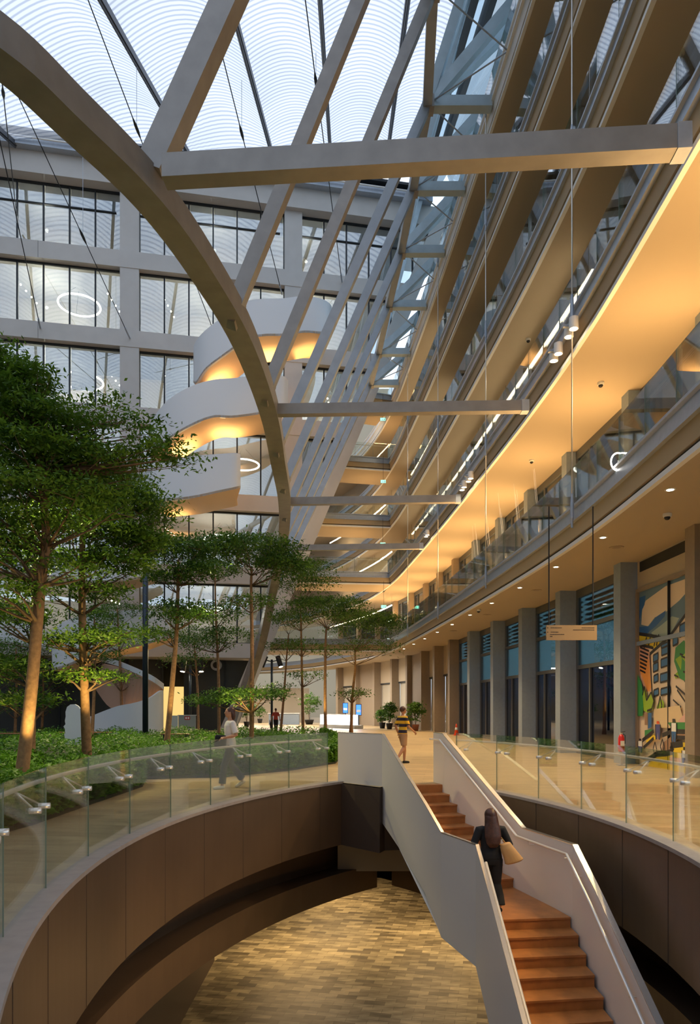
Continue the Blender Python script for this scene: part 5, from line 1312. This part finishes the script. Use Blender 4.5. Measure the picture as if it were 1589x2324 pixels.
    if hair == 'long':
        ball(c, (.0,0,1.625), .108,.092,.108); ell(c, [(-.125,0,1.10,.02,.05),(-.13,0,1.16,.04,.10),(-.115,0,1.28,.045,.125),(-.085,0,1.40,.055,.12),(-.05,0,1.50,.075,.105),(-.02,0,1.60,.09,.095)])
    elif hair == 'short': ball(c, (.0,0,1.635), .102,.086,.098)
    else:
        ball(c, (-.005,0,1.63), .104,.088,.104); ell(c, [(-.06,0,1.45,.03,.06),(-.055,0,1.52,.055,.085),(-.03,0,1.60,.07,.088)])
    sm(c, 'hair', M['hair'], r, .011)
    c = MB(); ball(c, (.106,.028,1.613), .006,.012,.007, 8); ball(c, (.106,-.028,1.613), .006,.012,.007, 8); c.build('eyes', M['black'], r)
    return r
# woman in white shirt walking along the left railing
g = gp(523,1789)
pw_ = person('person', g, math.radians(205), 'person in white shirt and dark trousers walking behind the left glass railing', {'knee_l':(.16,.09,.50),'ankle_l':(.20,.09,.085),'knee_r':(-.05,-.09,.49),'ankle_r':(-.30,-.09,.16),'fp_r':-.5,'elbow_l':(-.06,.25,1.13),'wrist_l':(.16,.16,1.08),'elbow_r':(-.10,-.26,1.13),'wrist_r':(.14,-.20,1.06)}, H=1.69, top='whitecloth', hair='mid', flare=1.15)
bgm = MB(); bgm.hexa([(-.13,-.06),(.13,-.06),(.13,.06),(-.13,.06)], 0, .26); ob_ = bgm.build('handbag', M['blackcloth'], None, loc=(g.x-.20,g.y-.10,.88)); tag(ob_, 'black shoulder bag hanging at the side of the walking woman in white', 'bag'); ob_.rotation_euler = (0,.1,.35)
bv = ob_.modifiers.new('bevel','BEVEL'); bv.width = .04; bv.segments = 3
# striped shirt
g = gp(914,1733)
person('person', g, math.radians(30), 'person in yellow and black striped shirt and tan shorts walking past the stair head', {'knee_l':(.13,.09,.50),'ankle_l':(.12,.09,.085),'knee_r':(-.02,-.09,.49),'ankle_r':(-.24,-.09,.18),'fp_r':-.6,'elbow_l':(-.10,.24,1.13),'wrist_l':(.02,.26,.90),'elbow_r':(.05,-.24,1.12),'wrist_r':(.25,-.22,.98)}, H=1.72, top='stripe', leg='tancloth', shoe='blackcloth', hair='short', shorts=True)
# woman on the stair, seen from behind
wz = -RIS*9
wp = Vector((2.2,10.95,wz))
person('person', wp, math.radians(96), 'long haired person in black climbing the stair, seen from behind', {'knee_l':(.12,.10,.50),'ankle_l':(.10,.10,.085),'knee_r':(.02,-.09,.47),'ankle_r':(-.12,-.09,.12),'fp_r':-.35,'elbow_l':(.0,.26,1.12),'wrist_l':(.20,.22,1.0),'elbow_r':(-.02,-.28,1.12),'wrist_r':(.18,-.26,1.02)}, H=1.58, top='blackcloth', leg='blackcloth', shoe='blackcloth', hair='long', sleeve='long', flare=1.35)
bg_ = empty('shoulder_bag', wp+Vector((.27,-.10,.90)), 'tan leather shoulder bag on the arm of the black clad person on the stair', 'bag'); 
c = MB(); ell(c, [(.05,0,-.12,.12,.06),(.05,0,-.10,.15,.075),(.03,0,.0,.125,.07),(0,0,.12,.105,.06),(-.01,0,.2,.085,.04),(-.01,0,.215,.06,.02)]); sm(c, 'bag_body', M['tanbag'], bg_, .01); bg_.rotation_euler = (0,-.28,.0)
c = MB(); c.tube([(-.08,0,.19),(-.12,.0,.33),(-.15,.04,.50),(-.09,.10,.44),(-.0,.05,.2)], .013, 8); c.build('strap', M['tanbag'], bg_, smooth=True)
c = MB(); c.torus((-.05,0,.27),.018,.005,14,6); c.build('buckle', M['chrome'], bg_, smooth=True)
# far person
g = Vector((-6.1,55,0)); g = gp(617,1657)
fp_ = px(617+9,1657,50); g = Vector((fp_.x, 50, 0))
person('person', g, math.radians(80), 'distant person in red shirt and black trousers behind the lamp post, walking into the lobby', {'knee_l':(.10,.09,.50),'ankle_l':(.10,.09,.085),'knee_r':(.0,-.09,.49),'ankle_r':(-.14,-.09,.12),'fp_r':-.4,'elbow_l':(-.04,.27,1.12),'wrist_l':(-.02,.34,.90),'elbow_r':(.0,-.27,1.13),'wrist_r':(.12,-.26,.95)}, H=1.68, top='redcloth', leg='blackcloth', shoe='blackcloth', hair='short', vox=.012)
u_ = MB(); u_.tube([(0,0,.0),(.02,0,-.3),(.05,0,-.62)], [.02,.05,.03], 8); uo = u_.build('folded_umbrella', M['blackcloth'], None, loc=(g.x-.42,g.y,.88)); tag(uo, 'black folded umbrella held by the distant person in red', 'umbrella')
